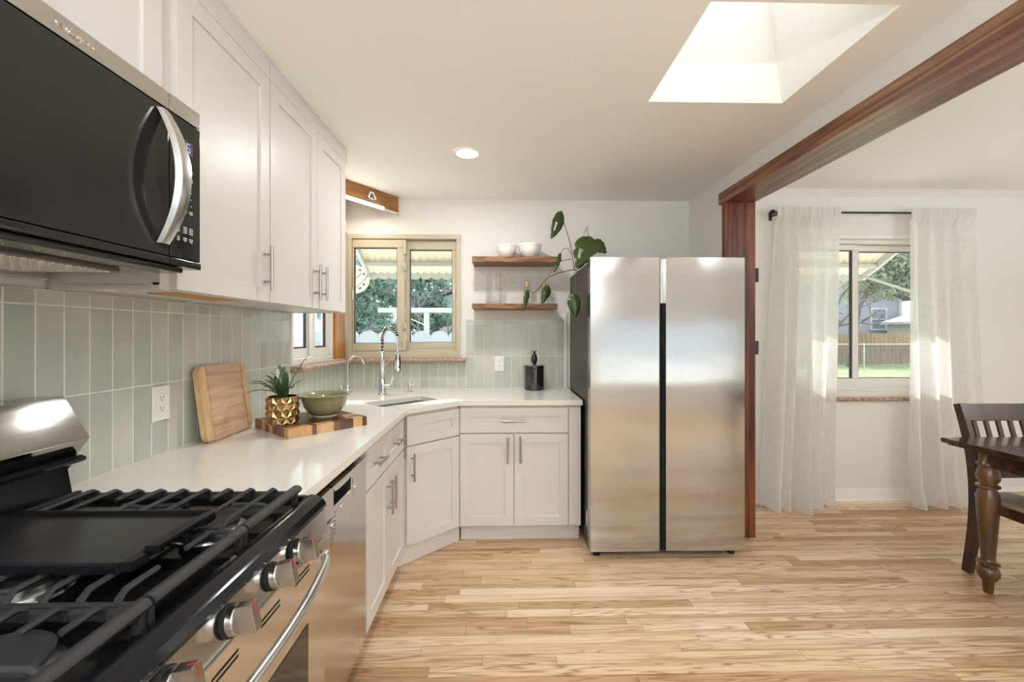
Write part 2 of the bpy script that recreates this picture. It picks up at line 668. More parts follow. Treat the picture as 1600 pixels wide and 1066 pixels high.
M_QUARTZ = quartz_mat()


def stone_mat():
    M = NT('brown_stone_sill')
    nz = M.n('ShaderNodeTexNoise', Scale=60.0, Detail=4.0)
    M.l(M.coords(), nz.inputs['Vector'])
    c = M.ramp([(0.3, srgb(118, 92, 74)), (0.5, srgb(160, 132, 112)), (0.7, srgb(190, 166, 148))], nz.outputs['Fac'])
    M.l(c, M.p.inputs['Base Color'])
    M.set(Roughness=0.3)
    return M.m


M_STONE = stone_mat()


def pane_mat():
    M = NT('window_glass')
    tr = M.n('ShaderNodeBsdfTransparent')
    tr.inputs['Color'].default_value = (0.97, 0.985, 0.98, 1)
    gl = M.n('ShaderNodeBsdfGlossy', Roughness=0.02)
    fr = M.n('ShaderNodeFresnel', IOR=1.42)
    ge = M.n('ShaderNodeNewGeometry')
    iv = M.n('ShaderNodeMath', operation='SUBTRACT')
    iv.inputs[0].default_value = 1.0
    M.l(ge.outputs['Backfacing'], iv.inputs[1])
    ml = M.n('ShaderNodeMath', operation='MULTIPLY')
    M.l(fr.outputs[0], ml.inputs[0])
    M.l(iv.outputs[0], ml.inputs[1])
    mx = M.n('ShaderNodeMixShader')
    M.l(ml.outputs[0], mx.inputs['Fac'])
    M.l(tr.outputs[0], mx.inputs[1])
    M.l(gl.outputs[0], mx.inputs[2])
    M.l(mx.outputs[0], M.out.inputs['Surface'])
    return M.m


M_PANE = pane_mat()


def thin_glass():
    M = NT('clear_glassware')
    tr = M.n('ShaderNodeBsdfTransparent')
    tr.inputs['Color'].default_value = (0.99, 0.995, 0.992, 1)
    gl = M.n('ShaderNodeBsdfGlossy', Roughness=0.03)
    lw = M.n('ShaderNodeLayerWeight', Blend=0.5)
    pw = M.n('ShaderNodeMath', operation='POWER')
    pw.inputs[1].default_value = 2.6
    M.l(lw.outputs['Facing'], pw.inputs[0])
    mr = M.n('ShaderNodeMapRange')
    mr.inputs['To Min'].default_value = 0.02
    mr.inputs['To Max'].default_value = 0.85
    M.l(pw.outputs[0], mr.inputs['Value'])
    mx = M.n('ShaderNodeMixShader')
    M.l(mr.outputs[0], mx.inputs['Fac'])
    M.l(tr.outputs[0], mx.inputs[1])
    M.l(gl.outputs[0], mx.inputs[2])
    M.l(mx.outputs[0], M.out.inputs['Surface'])
    return M.m


M_GLASS = thin_glass()


def sheer_mat():
    M = NT('white_linen_sheer')
    df = M.n('ShaderNodeBsdfDiffuse', Color=(0.88, 0.865, 0.84, 1))
    tl = M.n('ShaderNodeBsdfTranslucent', Color=(0.92, 0.91, 0.90, 1))
    tr = M.n('ShaderNodeBsdfTransparent')
    nz = M.n('ShaderNodeTexNoise', Scale=1.0, Detail=2.0)
    M.l(M.coords((160, 160, 8)), nz.inputs['Vector'])
    n2 = M.n('ShaderNodeTexNoise', Scale=1.0, Detail=2.0)
    M.l(M.coords((8, 8, 220)), n2.inputs['Vector'])
    ad = M.n('ShaderNodeMath', operation='ADD')
    M.l(nz.outputs['Fac'], ad.inputs[0])
    M.l(n2.outputs['Fac'], ad.inputs[1])
    mr = M.n('ShaderNodeMapRange')
    mr.inputs['From Min'].default_value = 0.7
    mr.inputs['From Max'].default_value = 1.3
    mr.inputs['To Min'].default_value = 0.10
    mr.inputs['To Max'].default_value = 0.22
    M.l(ad.outputs[0], mr.inputs['Value'])
    m1 = M.n('ShaderNodeMixShader', Fac=0.5)
    M.l(df.outputs[0], m1.inputs[1])
    M.l(tl.outputs[0], m1.inputs[2])
    m2 = M.n('ShaderNodeMixShader')
    M.l(mr.outputs[0], m2.inputs['Fac'])
    M.l(m1.outputs[0], m2.inputs[1])
    M.l(tr.outputs[0], m2.inputs[2])
    M.l(m2.outputs[0], M.out.inputs['Surface'])
    return M.m


M_SHEER = sheer_mat()


def translucent(name, col, tcol, fac, rough=0.6):
    M = NT(name)
    M.set(Base_Color=col, Roughness=rough)
    tl = M.n('ShaderNodeBsdfTranslucent', Color=tcol)
    mx = M.n('ShaderNodeMixShader', Fac=fac)
    M.l(M.p.outputs[0], mx.inputs[1])
    M.l(tl.outputs[0], mx.inputs[2])
    M.l(mx.outputs[0], M.out.inputs['Surface'])
    return M.m


M_LEAF = translucent('glossy_leaf', srgb(62, 82, 34), srgb(110, 140, 50), 0.2, 0.32)
M_FERN = translucent('fern_leaf', srgb(62, 88, 48), srgb(110, 140, 60), 0.25, 0.55)
M_EVER = translucent('evergreen_foliage', srgb(124, 154, 146), srgb(160, 186, 168), 0.3, 0.8)
M_OLIVE = translucent('olive_foliage', srgb(160, 166, 152), srgb(190, 194, 174), 0.3, 0.8)
M_ROOFP = translucent('cream_corrugated_sheet', srgb(214, 207, 188), srgb(230, 222, 200), 0.06, 0.6)
M_STEM = plain('plant_stem', srgb(96, 90, 58), 0.5)


def emit(name, col, s):
    M = NT(name)
    e = M.n('ShaderNodeEmission', Color=col, Strength=s)
    M.l(e.outputs[0], M.out.inputs['Surface'])
    return M.m


M_LAMP = emit('lamp_diffuser', (1.0, 0.92, 0.8, 1), 7.0)
M_TUBE = emit('lamp_tube', (1.0, 0.93, 0.78, 1), 6.0)
M_DISP = emit('blue_display_digits', (0.35, 0.5, 1.0, 1), 1.2)
M_DISPBG = plain('display_window', srgb(78, 80, 84), 0.1)


def gold_mat():
    M = NT('gold_glaze')
    M.set(Metallic=1.0, Roughness=0.2, Base_Color=(0.40, 0.27, 0.115, 1))
    return M.m


M_GOLD = gold_mat()
M_BOWL = plain('sage_stoneware', srgb(134, 132, 98), 0.2, coat=0.6)
M_FOOT = plain('bare_clay', srgb(206, 190, 164), 0.7)


def siding(name, col, pitch=0.13):
    M = NT(name)
    M.set(Base_Color=col, Roughness=0.8)
    wv = M.n('ShaderNodeTexWave', wave_type='BANDS', bands_direction='Z', wave_profile='SAW')
    wv.inputs['Scale'].default_value = 1.0 / pitch / 3.2
    M.l(M.coords(), wv.inputs['Vector'])
    M.bump(wv.outputs['Fac'], 0.8, 0.02)
    return M.m


M_SIDING = siding('lavender_siding', srgb(170, 169, 182))
M_SIDING2 = siding('mauve_siding', srgb(182, 174, 184))


def grass_mat():
    M = NT('lawn')
    nz = M.n('ShaderNodeTexNoise', Scale=3.0, Detail=6.0)
    M.l(M.coords(), nz.inputs['Vector'])
    c = M.ramp([(0.3, srgb(112, 128, 84)), (0.6, srgb(148, 156, 112)), (0.8, srgb(180, 174, 140))], nz.outputs['Fac'])
    M.l(c, M.p.inputs['Base Color'])
    M.set(Roughness=0.95)
    return M.m


M_GRASS = grass_mat()
M_FENCE = wood('cedar_fence_boards', srgb(150, 118, 96), srgb(178, 146, 120), srgb(192, 164, 140), (8, 8, 0.6), 0.8, 3)


def mesh_alpha():
    """diamond wire netting: wires opaque, gaps clear"""
    M = NT('chain_link_wire')
    tc = M.n('ShaderNodeTexCoord')
    sep = M.n('ShaderNodeSeparateXYZ')
    M.l(tc.outputs['Object'], sep.inputs[0])
    outs = []
    for op in ('ADD', 'SUBTRACT'):
        a = M.n('ShaderNodeMath', operation=op)
        M.l(sep.outputs['X'], a.inputs[0])
        M.l(sep.outputs['Z'], a.inputs[1])
        p = M.n('ShaderNodeMath', operation='PINGPONG')
        p.inputs[1].default_value = 0.06
        M.l(a.outputs[0], p.inputs[0])
        g = M.n('ShaderNodeMath', operation='LESS_THAN')
        g.inputs[1].default_value = 0.012
        M.l(p.outputs[0], g.inputs[0])
        outs.append(g)
    mxx = M.n('ShaderNodeMath', operation='MAXIMUM')
    M.l(outs[0].outputs[0], mxx.inputs[0])
    M.l(outs[1].outputs[0], mxx.inputs[1])
    M.set(Base_Color=srgb(110, 112, 118), Metallic=0.3, Roughness=0.5)
    M.l(mxx.outputs[0], M.p.inputs['Alpha'])
    return M.m


M_CHAIN = mesh_alpha()
M_WIRE = plain('clothes_line', srgb(235, 235, 235), 0.6)

# ------------------------------------------------------------------ room dimensions
XL = -1.21        # left wall face
YB = 3.296        # window wall face
ZC = 2.392        # kitchen ceiling
ZD = 2.485        # dining ceiling
XP = 1.485        # kitchen face of the partition
XR = 4.75         # dining right wall
YF = -2.6         # wall behind the camera
CT = 0.914        # counter top
WT = 0.16         # outer wall thickness


# ------------------------------------------------------------------ the room shell
def wall_with_openings(mb, a0, a1, t0, t1, z0, z1, openings, axis):
    """axis 'X': wall runs along X between t0..t1 in Y; axis 'Y' the other way"""
    def B(p0, p1, q0, q1):
        if p1 - p0 < 1e-4 or q1 - q0 < 1e-4:
            return
        if axis == 'X':
            mb.box(p0, p1, t0, t1, q0, q1)
        else:
            mb.box(t0, t1, p0, p1, q0, q1)
    cur = a0
    for (o0, o1, p0, p1) in sorted(openings):
        B(cur, o0, z0, z1)
        B(o0, o1, z0, p0)
        B(o0, o1, p1, z1)
        cur = o1
    B(cur, a1, z0, z1)


KW = (-1.20, -0.326, 1.150, 2.115)      # kitchen window in the back wall
DW = (2.27, 3.49, 0.830, 2.130)         # dining window
LW = (2.42, 3.018, 1.150, 2.10)          # window in the left wall
m = MB()
wall_with_openings(m, XL - WT, XR + WT, YB, YB + WT, -0.3, 2.75, [KW, DW], 'X')
struct('wall_back', m, M_WALL)
m = MB()
wall_with_openings(m, YF, YB, XL - WT, XL, -0.3, 2.75, [(LW[0], 3.25, LW[2], LW[3])], 'Y')
struct('wall_left', m, M_WALL)
m = MB()
wall_with_openings(m, XL - WT, XR + WT, YF - WT, YF, -0.3, 2.75, [(-1.0, 0.8, 0.95, 2.0), (1.2, 4.7, 0.34, 1.64)], 'X')
struct('wall_front', m, M_WALL)
m = MB()
m.box(XR, XR + WT, YF, YB, -0.3, 2.75)
struct('wall_right', m, M_WALL)
# partition: stub behind the fridge and the band above the opening
m = MB()
m.box(XP, XP + 0.14, 2.752, YB, 0, ZD + 0.05)
m.box(XP, XP + 0.14, YF, 2.752, 2.275, ZD + 0.05)
struct('wall_partition', m, M_WALL)

# floor: boards laid along X
m = MB()
m.box(XL - WT, XR + WT, YF - WT, YB + WT, -0.12, -0.002)
struct('floor', m, M_DARK)
m = MB()
PW = 0.0572
y = YF
rnd = random.Random(3)
while y < YB:
    x = XL - rnd.uniform(0, 1.0)
    while x < XR:
        L = rnd.choice([0.35, 0.5, 0.7, 0.9, 1.2, 1.5]) * rnd.uniform(0.85, 1.15)
        a, b = max(x, XL), min(x + L, XR)
        if b > a + 0.01:
            g = 0.0005
            m.quad((a + g, y + g, 0), (b - g, y + g, 0), (b - g, min(y + PW, YB) - g, 0), (a + g, min(y + PW, YB) - g, 0))
        x += L
    y += PW
struct('floor_boards', m, M_FLOOR, smooth=False)

# kitchen ceiling with the skylight well
SX0, SX1, SY0, SY1 = 0.662, 1.278, 1.315, 1.888
TX0, TX1, TY0, TY1 = 0.69, 1.195, 1.345, 1.865
ZT = 2.85
m = MB()
cx0, cx1 = XL - WT, XP + 0.07
m.box(cx0, SX0, YF - WT, YB + 0.1, ZC, ZC + 0.1)
m.box(SX1, cx1, YF - WT, YB + 0.1, ZC, ZC + 0.1)
m.box(SX0, SX1, YF - WT, SY0, ZC, ZC + 0.1)
m.box(SX0, SX1, SY1, YB + 0.1, ZC, ZC + 0.1)
struct('ceiling_kitchen', m, M_CEIL)
m = MB()
lo = [(SX0, SY0, ZC), (SX1, SY0, ZC), (SX1, SY1, ZC), (SX0, SY1, ZC)]
hi = [(TX0, TY0, ZT), (TX1, TY0, ZT), (TX1, TY1, ZT), (TX0, TY1, ZT)]
d = 0.06
lo2 = [(x + sx * d, y + sy * d, z) for (x, y, z), sx, sy in zip(lo, (-1, 1, 1, -1), (-1, -1, 1, 1))]
hi2 = [(x + sx * d, y + sy * d, z) for (x, y, z), sx, sy in zip(hi, (-1, 1, 1, -1), (-1, -1, 1, 1))]
for i in range(4):
    j = (i + 1) % 4
    m.quad(lo[i], lo[j], hi[j], hi[i])
    m.quad(lo2[j], lo2[i], hi2[i], hi2[j])
    m.quad(hi[i], hi[j], hi2[j], hi2[i])
struct('ceiling_skylight_well', m, M_TRIM, smooth=False, recalc=False)
w4 = thing('window_4', None, None, ((TX0 + TX1) / 2, (TY0 + TY1) / 2, ZT), kind='structure')
m = MB()
for (a, b, c, e) in ((TX0 - .06, TX1 + .06, TY0 - .06, TY0), (TX0 - .06, TX1 + .06, TY1, TY1 + .06), (TX0 - .06, TX0, TY0, TY1), (TX1, TX1 + .06, TY0, TY1)):
    m.box(a, b, c, e, ZT + 0.001, ZT + 0.05)
obj('window_frame', m, M_VINYLW, w4)
obj('window_pane', MB().box(TX0 + .002, TX1 - .002, TY0 + .002, TY1 - .002, ZT + 0.02, ZT + 0.026), M_PANE, w4)

# dining ceiling
m = MB()
m.box(XP + 0.07, XR + WT, YF - WT, YB + 0.1, ZD, ZD + 0.1)
struct('ceiling_dining', m, M_CEIL)
# shallow cove strip along the window wall
m = MB()
m.prism([(YB, ZD), (YB - 0.05, ZD), (YB - 0.03, ZD - 0.018), (YB - 0.012, ZD - 0.035), (YB, ZD - 0.05)], XP + 0.14, XR, 'X')
struct('trim_5', m, M_WALL)

# beam and post of the wide opening
BX0, BX1 = 1.452, 1.662
m = MB()
m.box(BX0, BX1, YF + 0.002, 2.79, 2.203, 2.279, 0.004)
beam = struct('trim_1', m, M_BEAM)
m = MB()
m.box(BX0 + 0.004, BX1 - 0.002, 2.712, 2.751, 0.0, 2.202, 0.003)
post = struct('trim_2', m, M_POST)
for i, z in enumerate((1.725, 1.247)):
    m = MB()
    m.box(BX1 - 0.001, BX1 + 0.022, 2.715, 2.748, z - 0.045, z + 0.045, 0.003)
    m.cyl((BX1 + 0.022, 2.73, z - 0.045), (BX1 + 0.022, 2.73, z + 0.045), 0.006, seg=10)
    obj('hinge', m, M_BLACK, post, label='black hinge plate')

# pine post in the window corner
m = MB()
m.box(XL + 0.0005, XL + 0.022, 3.02, 3.212, 1.155, 2.115, 0.003)
struct('trim_3', m, M_CORNER)

# baseboards
m = MB()
m.prism([(YB, 0), (YB - 0.022, 0), (YB - 0.022, 0.012), (YB - 0.014, 0.02), (YB - 0.014, 0.09), (YB - 0.008, 0.1), (YB, 0.1)], XP + 0.14, XR, 'X')
struct('baseboard_back', m, M_TRIM)
struct('baseboard_right', MB().box(XR - 0.014, XR, YF, YB - 0.02, 0, 0.1, 0.003), M_TRIM)


# ------------------------------------------------------------------ windows
def slider_window(root, W, yf, depth, panes, mat, front, latch_x=None):
    """sliding window in the back wall: frame, two sashes with pane, latches"""
    x0, x1, z0, z1 = W
    fr = 0.035
    m = MB()
    m.box(x0, x1, yf, yf + depth, z1 - fr, z1, 0.003)
    m.box(x0, x1, yf, yf + depth, z0, z0 + 0.05, 0.003)
    m.box(x0, x0 + fr * .8, yf, yf + depth, z0 + 0.05, z1 - fr, 0.003)
    m.box(x1 - fr, x1, yf, yf + depth, z0 + 0.05, z1 - fr, 0.003)
    if x0 < 0:      # return of the frame on the side wall
        m.box(XL + 0.0005, XL + 0.012, 3.214, yf, z0, z1, 0.002)
    # stepped inner lip
    m.box(x0 + fr * .8, x1 - fr, yf + 0.02, yf + 0.03, z0 + 0.05, z0 + 0.066, 0.001)
    obj('window_frame', m, mat, root)
    for k, (a, b, c, e, sa, sb) in enumerate(panes):
        ys = yf + (0.012 if k == front else 0.05)
        sc, se = z0 + 0.055, z1 - fr - 0.004
        m = MB()
        m.box(sa, sb, ys, ys + 0.034, se - (se - e), se, 0.004)
        m.box(sa, sb, ys, ys + 0.034, sc, c, 0.004)
        m.box(sa, a, ys, ys + 0.034, c, e, 0.004)
        m.box(b, sb, ys, ys + 0.034, c, e, 0.004)
        s = obj('sash', m, mat, root)
        g = MB()
        for (p, q, r_, t) in ((a, b, e - 0.006, e), (a, b, c, c + 0.004), (a, a + 0.005, c, e), (b - 0.003, b, c, e)):
            g.box(p, q, ys + 0.006, ys + 0.028, r_, t)
        obj('gasket', g, M_GASKET, s)
        obj('window_pane', MB().box(a + 0.001, b - 0.001, ys + 0.014, ys + 0.019, c + 0.001, e - 0.001), M_PANE, s)


w1 = thing('window_1', None, None, ((KW[0] + KW[1]) / 2, YB, KW[2]), kind='structure')
slider_window(w1, KW, YB - 0.012, 0.10,
              [(-1.158, -0.824, 1.265, 2.012, -1.170, -0.765), (-0.733, -0.398, 1.270, 2.004, -0.765, -0.361)], M_VINYL, 0)
m = MB()
for z in (1.86, 1.40):
    m.box(-0.772, -0.748, YB - 0.02, YB + 0.02, z - 0.03, z + 0.03, 0.004)
    m.box(-0.768, -0.752, YB - 0.034, YB - 0.018, z - 0.014, z + 0.022, 0.003)
m.box(-0.774, -0.750, YB - 0.018, YB + 0.04, 1.96, 2.07, 0.003)
m.box(-0.774, -0.750, YB - 0.018, YB + 0.04, 1.21, 1.30, 0.003)
obj('latch', m, M_VINYL, w1)
m = MB()
m.box(-1.166, -1.160, YB - 0.018, YB + 0.0, 1.60, 1.68, 0.002)
obj('pull', m, M_VINYLW, w1)
m = MB()
m.box(-0.380, -0.372, YB + 0.018, YB + 0.04, 1.60, 1.68, 0.002)
obj('pull', m, M_VINYLW, w1)

w3 = thing('window_3', None, None, ((DW[0] + DW[1]) / 2, YB, DW[2]), kind='structure')
slider_window(w3, (DW[0], DW[1], DW[2], DW[3] - 0.03), YB + 0.02, 0.10,
              [(2.36, 2.832, 0.978, 2.015, 2.305, 2.878), (2.915, 3.405, 0.976, 2.012, 2.878, 3.455)], M_VINYLW, 0)
obj('head_trim', MB().box(DW[0], DW[1], YB - 0.004, YB + 0.06, DW[3] - 0.03, DW[3], 0.003), M_TRIM, w3)
obj('jamb_seal', MB().box(2.808, 2.822, YB + 0.030, YB + 0.04, 0.985, 2.005, 0.002), M_GASKET, w3)

# left wall window: runs along Y
w2 = thing('window_2', None, None, (XL, (LW[0] + LW[1]) / 2, LW[2]), kind='structure')
m = MB()
xf = XL - 0.07
m.box(xf, XL + 0.005, LW[0], LW[1], LW[2], LW[2] + 0.04, 0.003)
m.box(xf, XL + 0.005, LW[0], LW[1], LW[3] - 0.04, LW[3], 0.003)
m.box(xf, XL + 0.005, LW[0], LW[0] + 0.03, LW[2] + 0.04, LW[3] - 0.04, 0.003)
m.box(xf, XL + 0.005, LW[1] - 0.035, LW[1], LW[2] + 0.04, LW[3] - 0.04, 0.003)
obj('window_frame', m, M_VINYLW, w2)
for (a, b, dx, nm) in ((LW[0] + 0.03, 2.765, -0.060, 0), (2.735, LW[1] - 0.035, -0.028, 1)):
    x0 = XL + dx
    c, e = LW[2] + 0.042, LW[3] - 0.042
    m = MB()
    m.box(x0 - 0.012, x0 + 0.012, a, b, c, c + 0.055, 0.003)
    m.box(x0 - 0.012, x0 + 0.012, a, b, e - 0.05, e, 0.003)
    m.box(x0 - 0.012, x0 + 0.012, a, a + 0.040, c + 0.055, e - 0.05, 0.003)
    m.box(x0 - 0.012, x0 + 0.012, b - 0.040, b, c + 0.055, e - 0.05, 0.003)
    s = obj('sash', m, M_VINYLW, w2)
    m = MB()
    for (p, q, r_, t) in ((a + .045, b - .045, c + .055, c + .065), (a + .045, b - .045, e - .06, e - .05), (b - .048, b - .040, c + .055, e - .05)):
        m.box(x0 - 0.008, x0 + 0.008, p, q, r_, t)
    obj('gasket', m, M_GASKET, s)
    obj('window_pane', MB().box(x0 - 0.003, x0 + 0.002, a + .041, b - .041, c + .056, e - .051), M_PANE, s)
m = MB()
m.sphere((XL - 0.012, 2.985, LW[2] + 0.05), 0.011)
obj('latch_knob', m, M_CHROME, w2)


# bullnose stone sills
def sill_profile(p, zt, th, n=8):
    """profile in (depth, z): rounded nose at depth 0, going back to p"""
    r = th / 2
    pts = [(p, zt - th), (r, zt - th)]
    for k in range(1, n):
        a = -PI / 2 - PI * k / n
        pts.append((r + r * math.cos(a), zt - r + r * math.sin(a)))
    pts += [(r, zt), (p, zt)]
    return pts


yN = YB - 0.085
m = MB()
m.prism([(yN + d, z) for d, z in sill_profile(0.17, 1.150, 0.034)], XL + 0.001, -0.285, 'X')
struct('trim_4', m, M_STONE)
xN = XL + 0.085
m = MB()
m.prism([(xN - d, z) for d, z in sill_profile(0.17, 1.150, 0.034)], 2.40, YB - 0.086, 'Y')
struct('trim_6', m, M_STONE)
m = MB()
m.prism([(YB - 0.035 + d, z) for d, z in sill_profile(0.12, 0.832, 0.03)], DW[0] - 0.03, DW[1] + 0.03, 'X')
struct('trim_7', m, M_STONE)

# windows behind the camera (out of frame; they let the daylight in)
for nm, x0, x1, z0, z1, mull in (('window_5', -1.0, 0.8, 0.95, 2.0, (-0.1,)), ('window_6', 1.2, 4.7, 0.34, 1.64, (1.9, 4.1))):
    w5 = thing(nm, None, None, ((x0 + x1) / 2, YF, z0), kind='structure')
    m = MB()
    m.box(x0, x1, YF - 0.1, YF + 0.012, z0, z0 + 0.045, 0.004)
    m.box(x0, x1, YF - 0.1, YF + 0.012, z1 - 0.045, z1, 0.004)
    for xc in (x0 + 0.02,) + mull + (x1 - 0.02,):
        m.box(xc - 0.02, xc + 0.02, YF - 0.1, YF + 0.012, z0 + 0.045, z1 - 0.045, 0.004)
    obj('window_frame', m, M_VINYLW, w5)
    obj('window_pane', MB().box(x0 + 0.04, x1 - 0.04, YF - 0.06, YF - 0.055, z0 + 0.046, z1 - 0.046), M_PANE, w5)


# ------------------------------------------------------------------ tile backsplash
def tiles(mb, gr, u0, u1, z0, z1, place, off=0.0, holes=()):
    """vertical stacked tiles; place(u0,u1,z0,z1,d0,d1,mb,bev) puts one tile on the wall"""
    P, Hh, g = 0.0715, 0.2495, 0.0030
    zb = CT
    rows = []
    while zb < z1 - 1e-4:
        rows.append((zb, zb + Hh))
        zb += Hh
    k0 = math.floor((u0 - off) / P)
    u = off + k0 * P
    while u < u1 - 1e-4:
        for (a, b) in rows:
            uu0, uu1 = max(u, u0), min(u + P, u1)
            zz0, zz1 = max(a, z0), min(b, z1)
            # trim the tile against the sill/window opening
            for (h0, h1, hz0) in holes:
                if uu0 + 1e-4 < h1 and uu1 - 1e-4 > h0:
                    if uu0 >= h0 - 1e-4 and uu1 <= h1 + 1e-4:
                        zz1 = min(zz1, hz0)
                    elif uu0 < h0:
                        if zz1 > hz0 and zz0 >= hz0 - 1e-4 or zz1 > hz0:
                            place(h0, uu1, zz0, min(zz1, hz0), mb, g)
                            uu1 = h0
                    else:
                        if zz1 > hz0:
                            place(uu0, h1, zz0, min(zz1, hz0), mb, g)
                            uu0 = h1
            place(uu0, uu1, zz0, zz1, mb, g)
        u += P


def on_back(a, b, c, e, mb, g):
    if b - a < 0.006 or e - c < 0.006:
        return
    mb.box(a + g / 2, b - g / 2, YB - 0.0095, YB - 0.001, c + g / 2, e - g / 2, 0.0016, 2)


def on_left(a, b, c, e, mb, g):
    if b - a < 0.006 or e - c < 0.006:
        return
    mb.box(XL + 0.001, XL + 0.0095, a + g / 2, b - g / 2, c + g / 2, e - g / 2, 0.0016, 2)


ZTILE = 1.453
m = MB()
tiles(m, None, XL + 0.01, 0.487, CT, ZTILE, on_back, off=-0.2865, holes=[(-2.0, -0.2865, 1.1155)])
struct('wall_tiles_back', m, M_TILE, smooth=False)
m = MB()
m.box(XL + 0.001, -0.2865, YB - 0.0088, YB - 0.0005, CT - 0.03, 1.1155)
m.box(-0.2865, 0.489, YB - 0.0088, YB - 0.0005, CT - 0.03, ZTILE + 0.001)
struct('wall_grout_back', m, M_GROUT)
m = MB()
tiles(m, None, -0.4, YB - 0.01, CT, ZTILE, on_left, off=1.463, holes=[(2.40, 4.0, 1.1155)])
struct('wall_tiles_left', m, M_TILE, smooth=False)
m = MB()
m.box(XL + 0.0005, XL + 0.0088, -0.4, 2.40, CT - 0.03, ZTILE + 0.001)
m.box(XL + 0.0005, XL + 0.0088, 2.40, YB - 0.001, CT - 0.03, 1.1155)
struct('wall_grout_left', m, M_GROUT)
struct('trim_8', MB().box(0.489, 0.506, YB - 0.012, YB - 0.0005, CT, 1.50, 0.002), M_TRIM)


# ------------------------------------------------------------------ cabinets
def shaker(wd, ht, M, rail=0.058, t=0.02, rec=0.008):
    m = MB()
    r = min(rail, ht * 0.36)
    b = 0.0018
    m.box(0, wd, 0, t, 0, r, b, M=M)
    m.box(0, wd, 0, t, ht - r, ht, b, M=M)
    m.box(0, rail, 0, t, r - .001, ht - r + .001, b, M=M)
    m.box(wd - rail, wd, 0, t, r - .001, ht - r + .001, b, M=M)
    m.box(rail - .002, wd - rail + .002, 0, t - rec, r - .002, ht - r + .002, 0, M=M)
    return m


def pull(cx, cz, length, M, vert=True, out=0.02):
    m = MB()
    h = length / 2
    y = out + 0.03
    if vert:
        m.cyl((cx, y, cz - h), (cx, y, cz + h), 0.006, seg=14, M=M)
        for s in (-1, 1):
            m.cyl((cx, out - .001, cz + s * h * .62), (cx, y, cz + s * h * .62), 0.0048, seg=12, M=M)
    else:
        m.cyl((cx - h, y, cz), (cx + h, y, cz), 0.006, seg=14, M=M)
        for s in (-1, 1):
            m.cyl((cx + s * h * .62, out - .001, cz), (cx + s * h * .62, y, cz), 0.0048, seg=12, M=M)
    return m


def front(root, kind, origin, u, n, wd, ht, handle=None):
    """a door / drawer front; handle = (cx, cz, length, vertical)"""
    M = frame(origin, u, n)
    d = obj(kind, shaker(wd, ht, M), M_CAB, root)
    if handle:
        cx, cz, L, vert = handle
        obj('handle', pull(cx, cz, L, M, vert), M_NICKEL, d)
    return d


def carcass(x0, x1, y0, y1, z0, z1, root, mat=M_CAB):
    return obj('carcass', MB().box(x0, x1, y0, y1, z0, z1, 0.001), mat, root)


NX, NY = (1, 0, 0), (0, -1, 0)
# --- base cabinet on the left run (two drawers over two doors); front faces +X, local x runs along +Y
FX = -0.572
r = thing('base_cabinet', 'white base cabinet with two small drawers over two doors beside the dishwasher', 'cabinet', (-0.89, 2.05, 0), group=None)
m = MB()
m.box(XL + 0.012, FX, 1.718, 2.392, 0.1, 0.876, 0.001)
obj('carcass', m, M_CAB, r)
U = (0, 1, 0)
front(r, 'drawer', (FX, 1.721, 0.694), U, NX, 0.292, 0.168, (0.146, 0.084, 0.13, False))
front(r, 'drawer', (FX, 2.018, 0.694), U, NX, 0.345, 0.168, (0.172, 0.084, 0.13, False))
front(r, 'door', (FX, 1.721, 0.114), U, NX, 0.320, 0.572, (0.290, 0.445, 0.16, True))
front(r, 'door', (FX, 2.045, 0.114), U, NX, 0.318, 0.572, (0.030, 0.445, 0.16, True))
obj('toe_kick', MB().box(-0.66, -0.625, 1.716, 2.388, 0, 0.1), M_CAB, r)

# --- diagonal corner sink cabinet
A0, A1 = Vector((-0.566, 2.424, 0)), Vector((-0.284, 2.694, 0))
ud = (A1 - A0).normalized()
nd = Vector((ud.y, -ud.x, 0))
r = thing('corner_cabinet', 'white diagonal corner cabinet with one door below the sink', 'cabinet', (-0.75, 2.85, 0))
m = MB()
m.prism([(A0.x, 2.396), (A0.x, A0.y), (A1.x, A1.y), (A1.x + 0.004, A1.y), (A1.x + 0.004, YB - 0.012), (XL + 0.012, YB - 0.012), (XL + 0.012, 2.396)], 0.1, 0.62, 'Z')
obj('carcass', m, M_CAB, r)
o = A0 + ud * 0.008
wd = (A1 - A0).length - 0.014
m = MB()
m.box(0, wd + 0.006, -0.02, 0, 0.62, 0.872, M=frame(o - ud * 0.003, ud, nd))
obj('face_frame', m, M_CAB, r)
front(r, 'false_drawer', (o.x, o.y, 0.694), ud, nd, wd, 0.168)
front(r, 'door', (o.x, o.y, 0.114), ud, nd, wd, 0.572, (0.032, 0.455, 0.16, True))
m = MB()
m.prism([(-0.642, 2.402), (-0.625, 2.392), (-0.290, 2.712), (-0.280, 2.735)], 0, 0.1, 'Z')
obj('toe_kick', m, M_CAB, r)

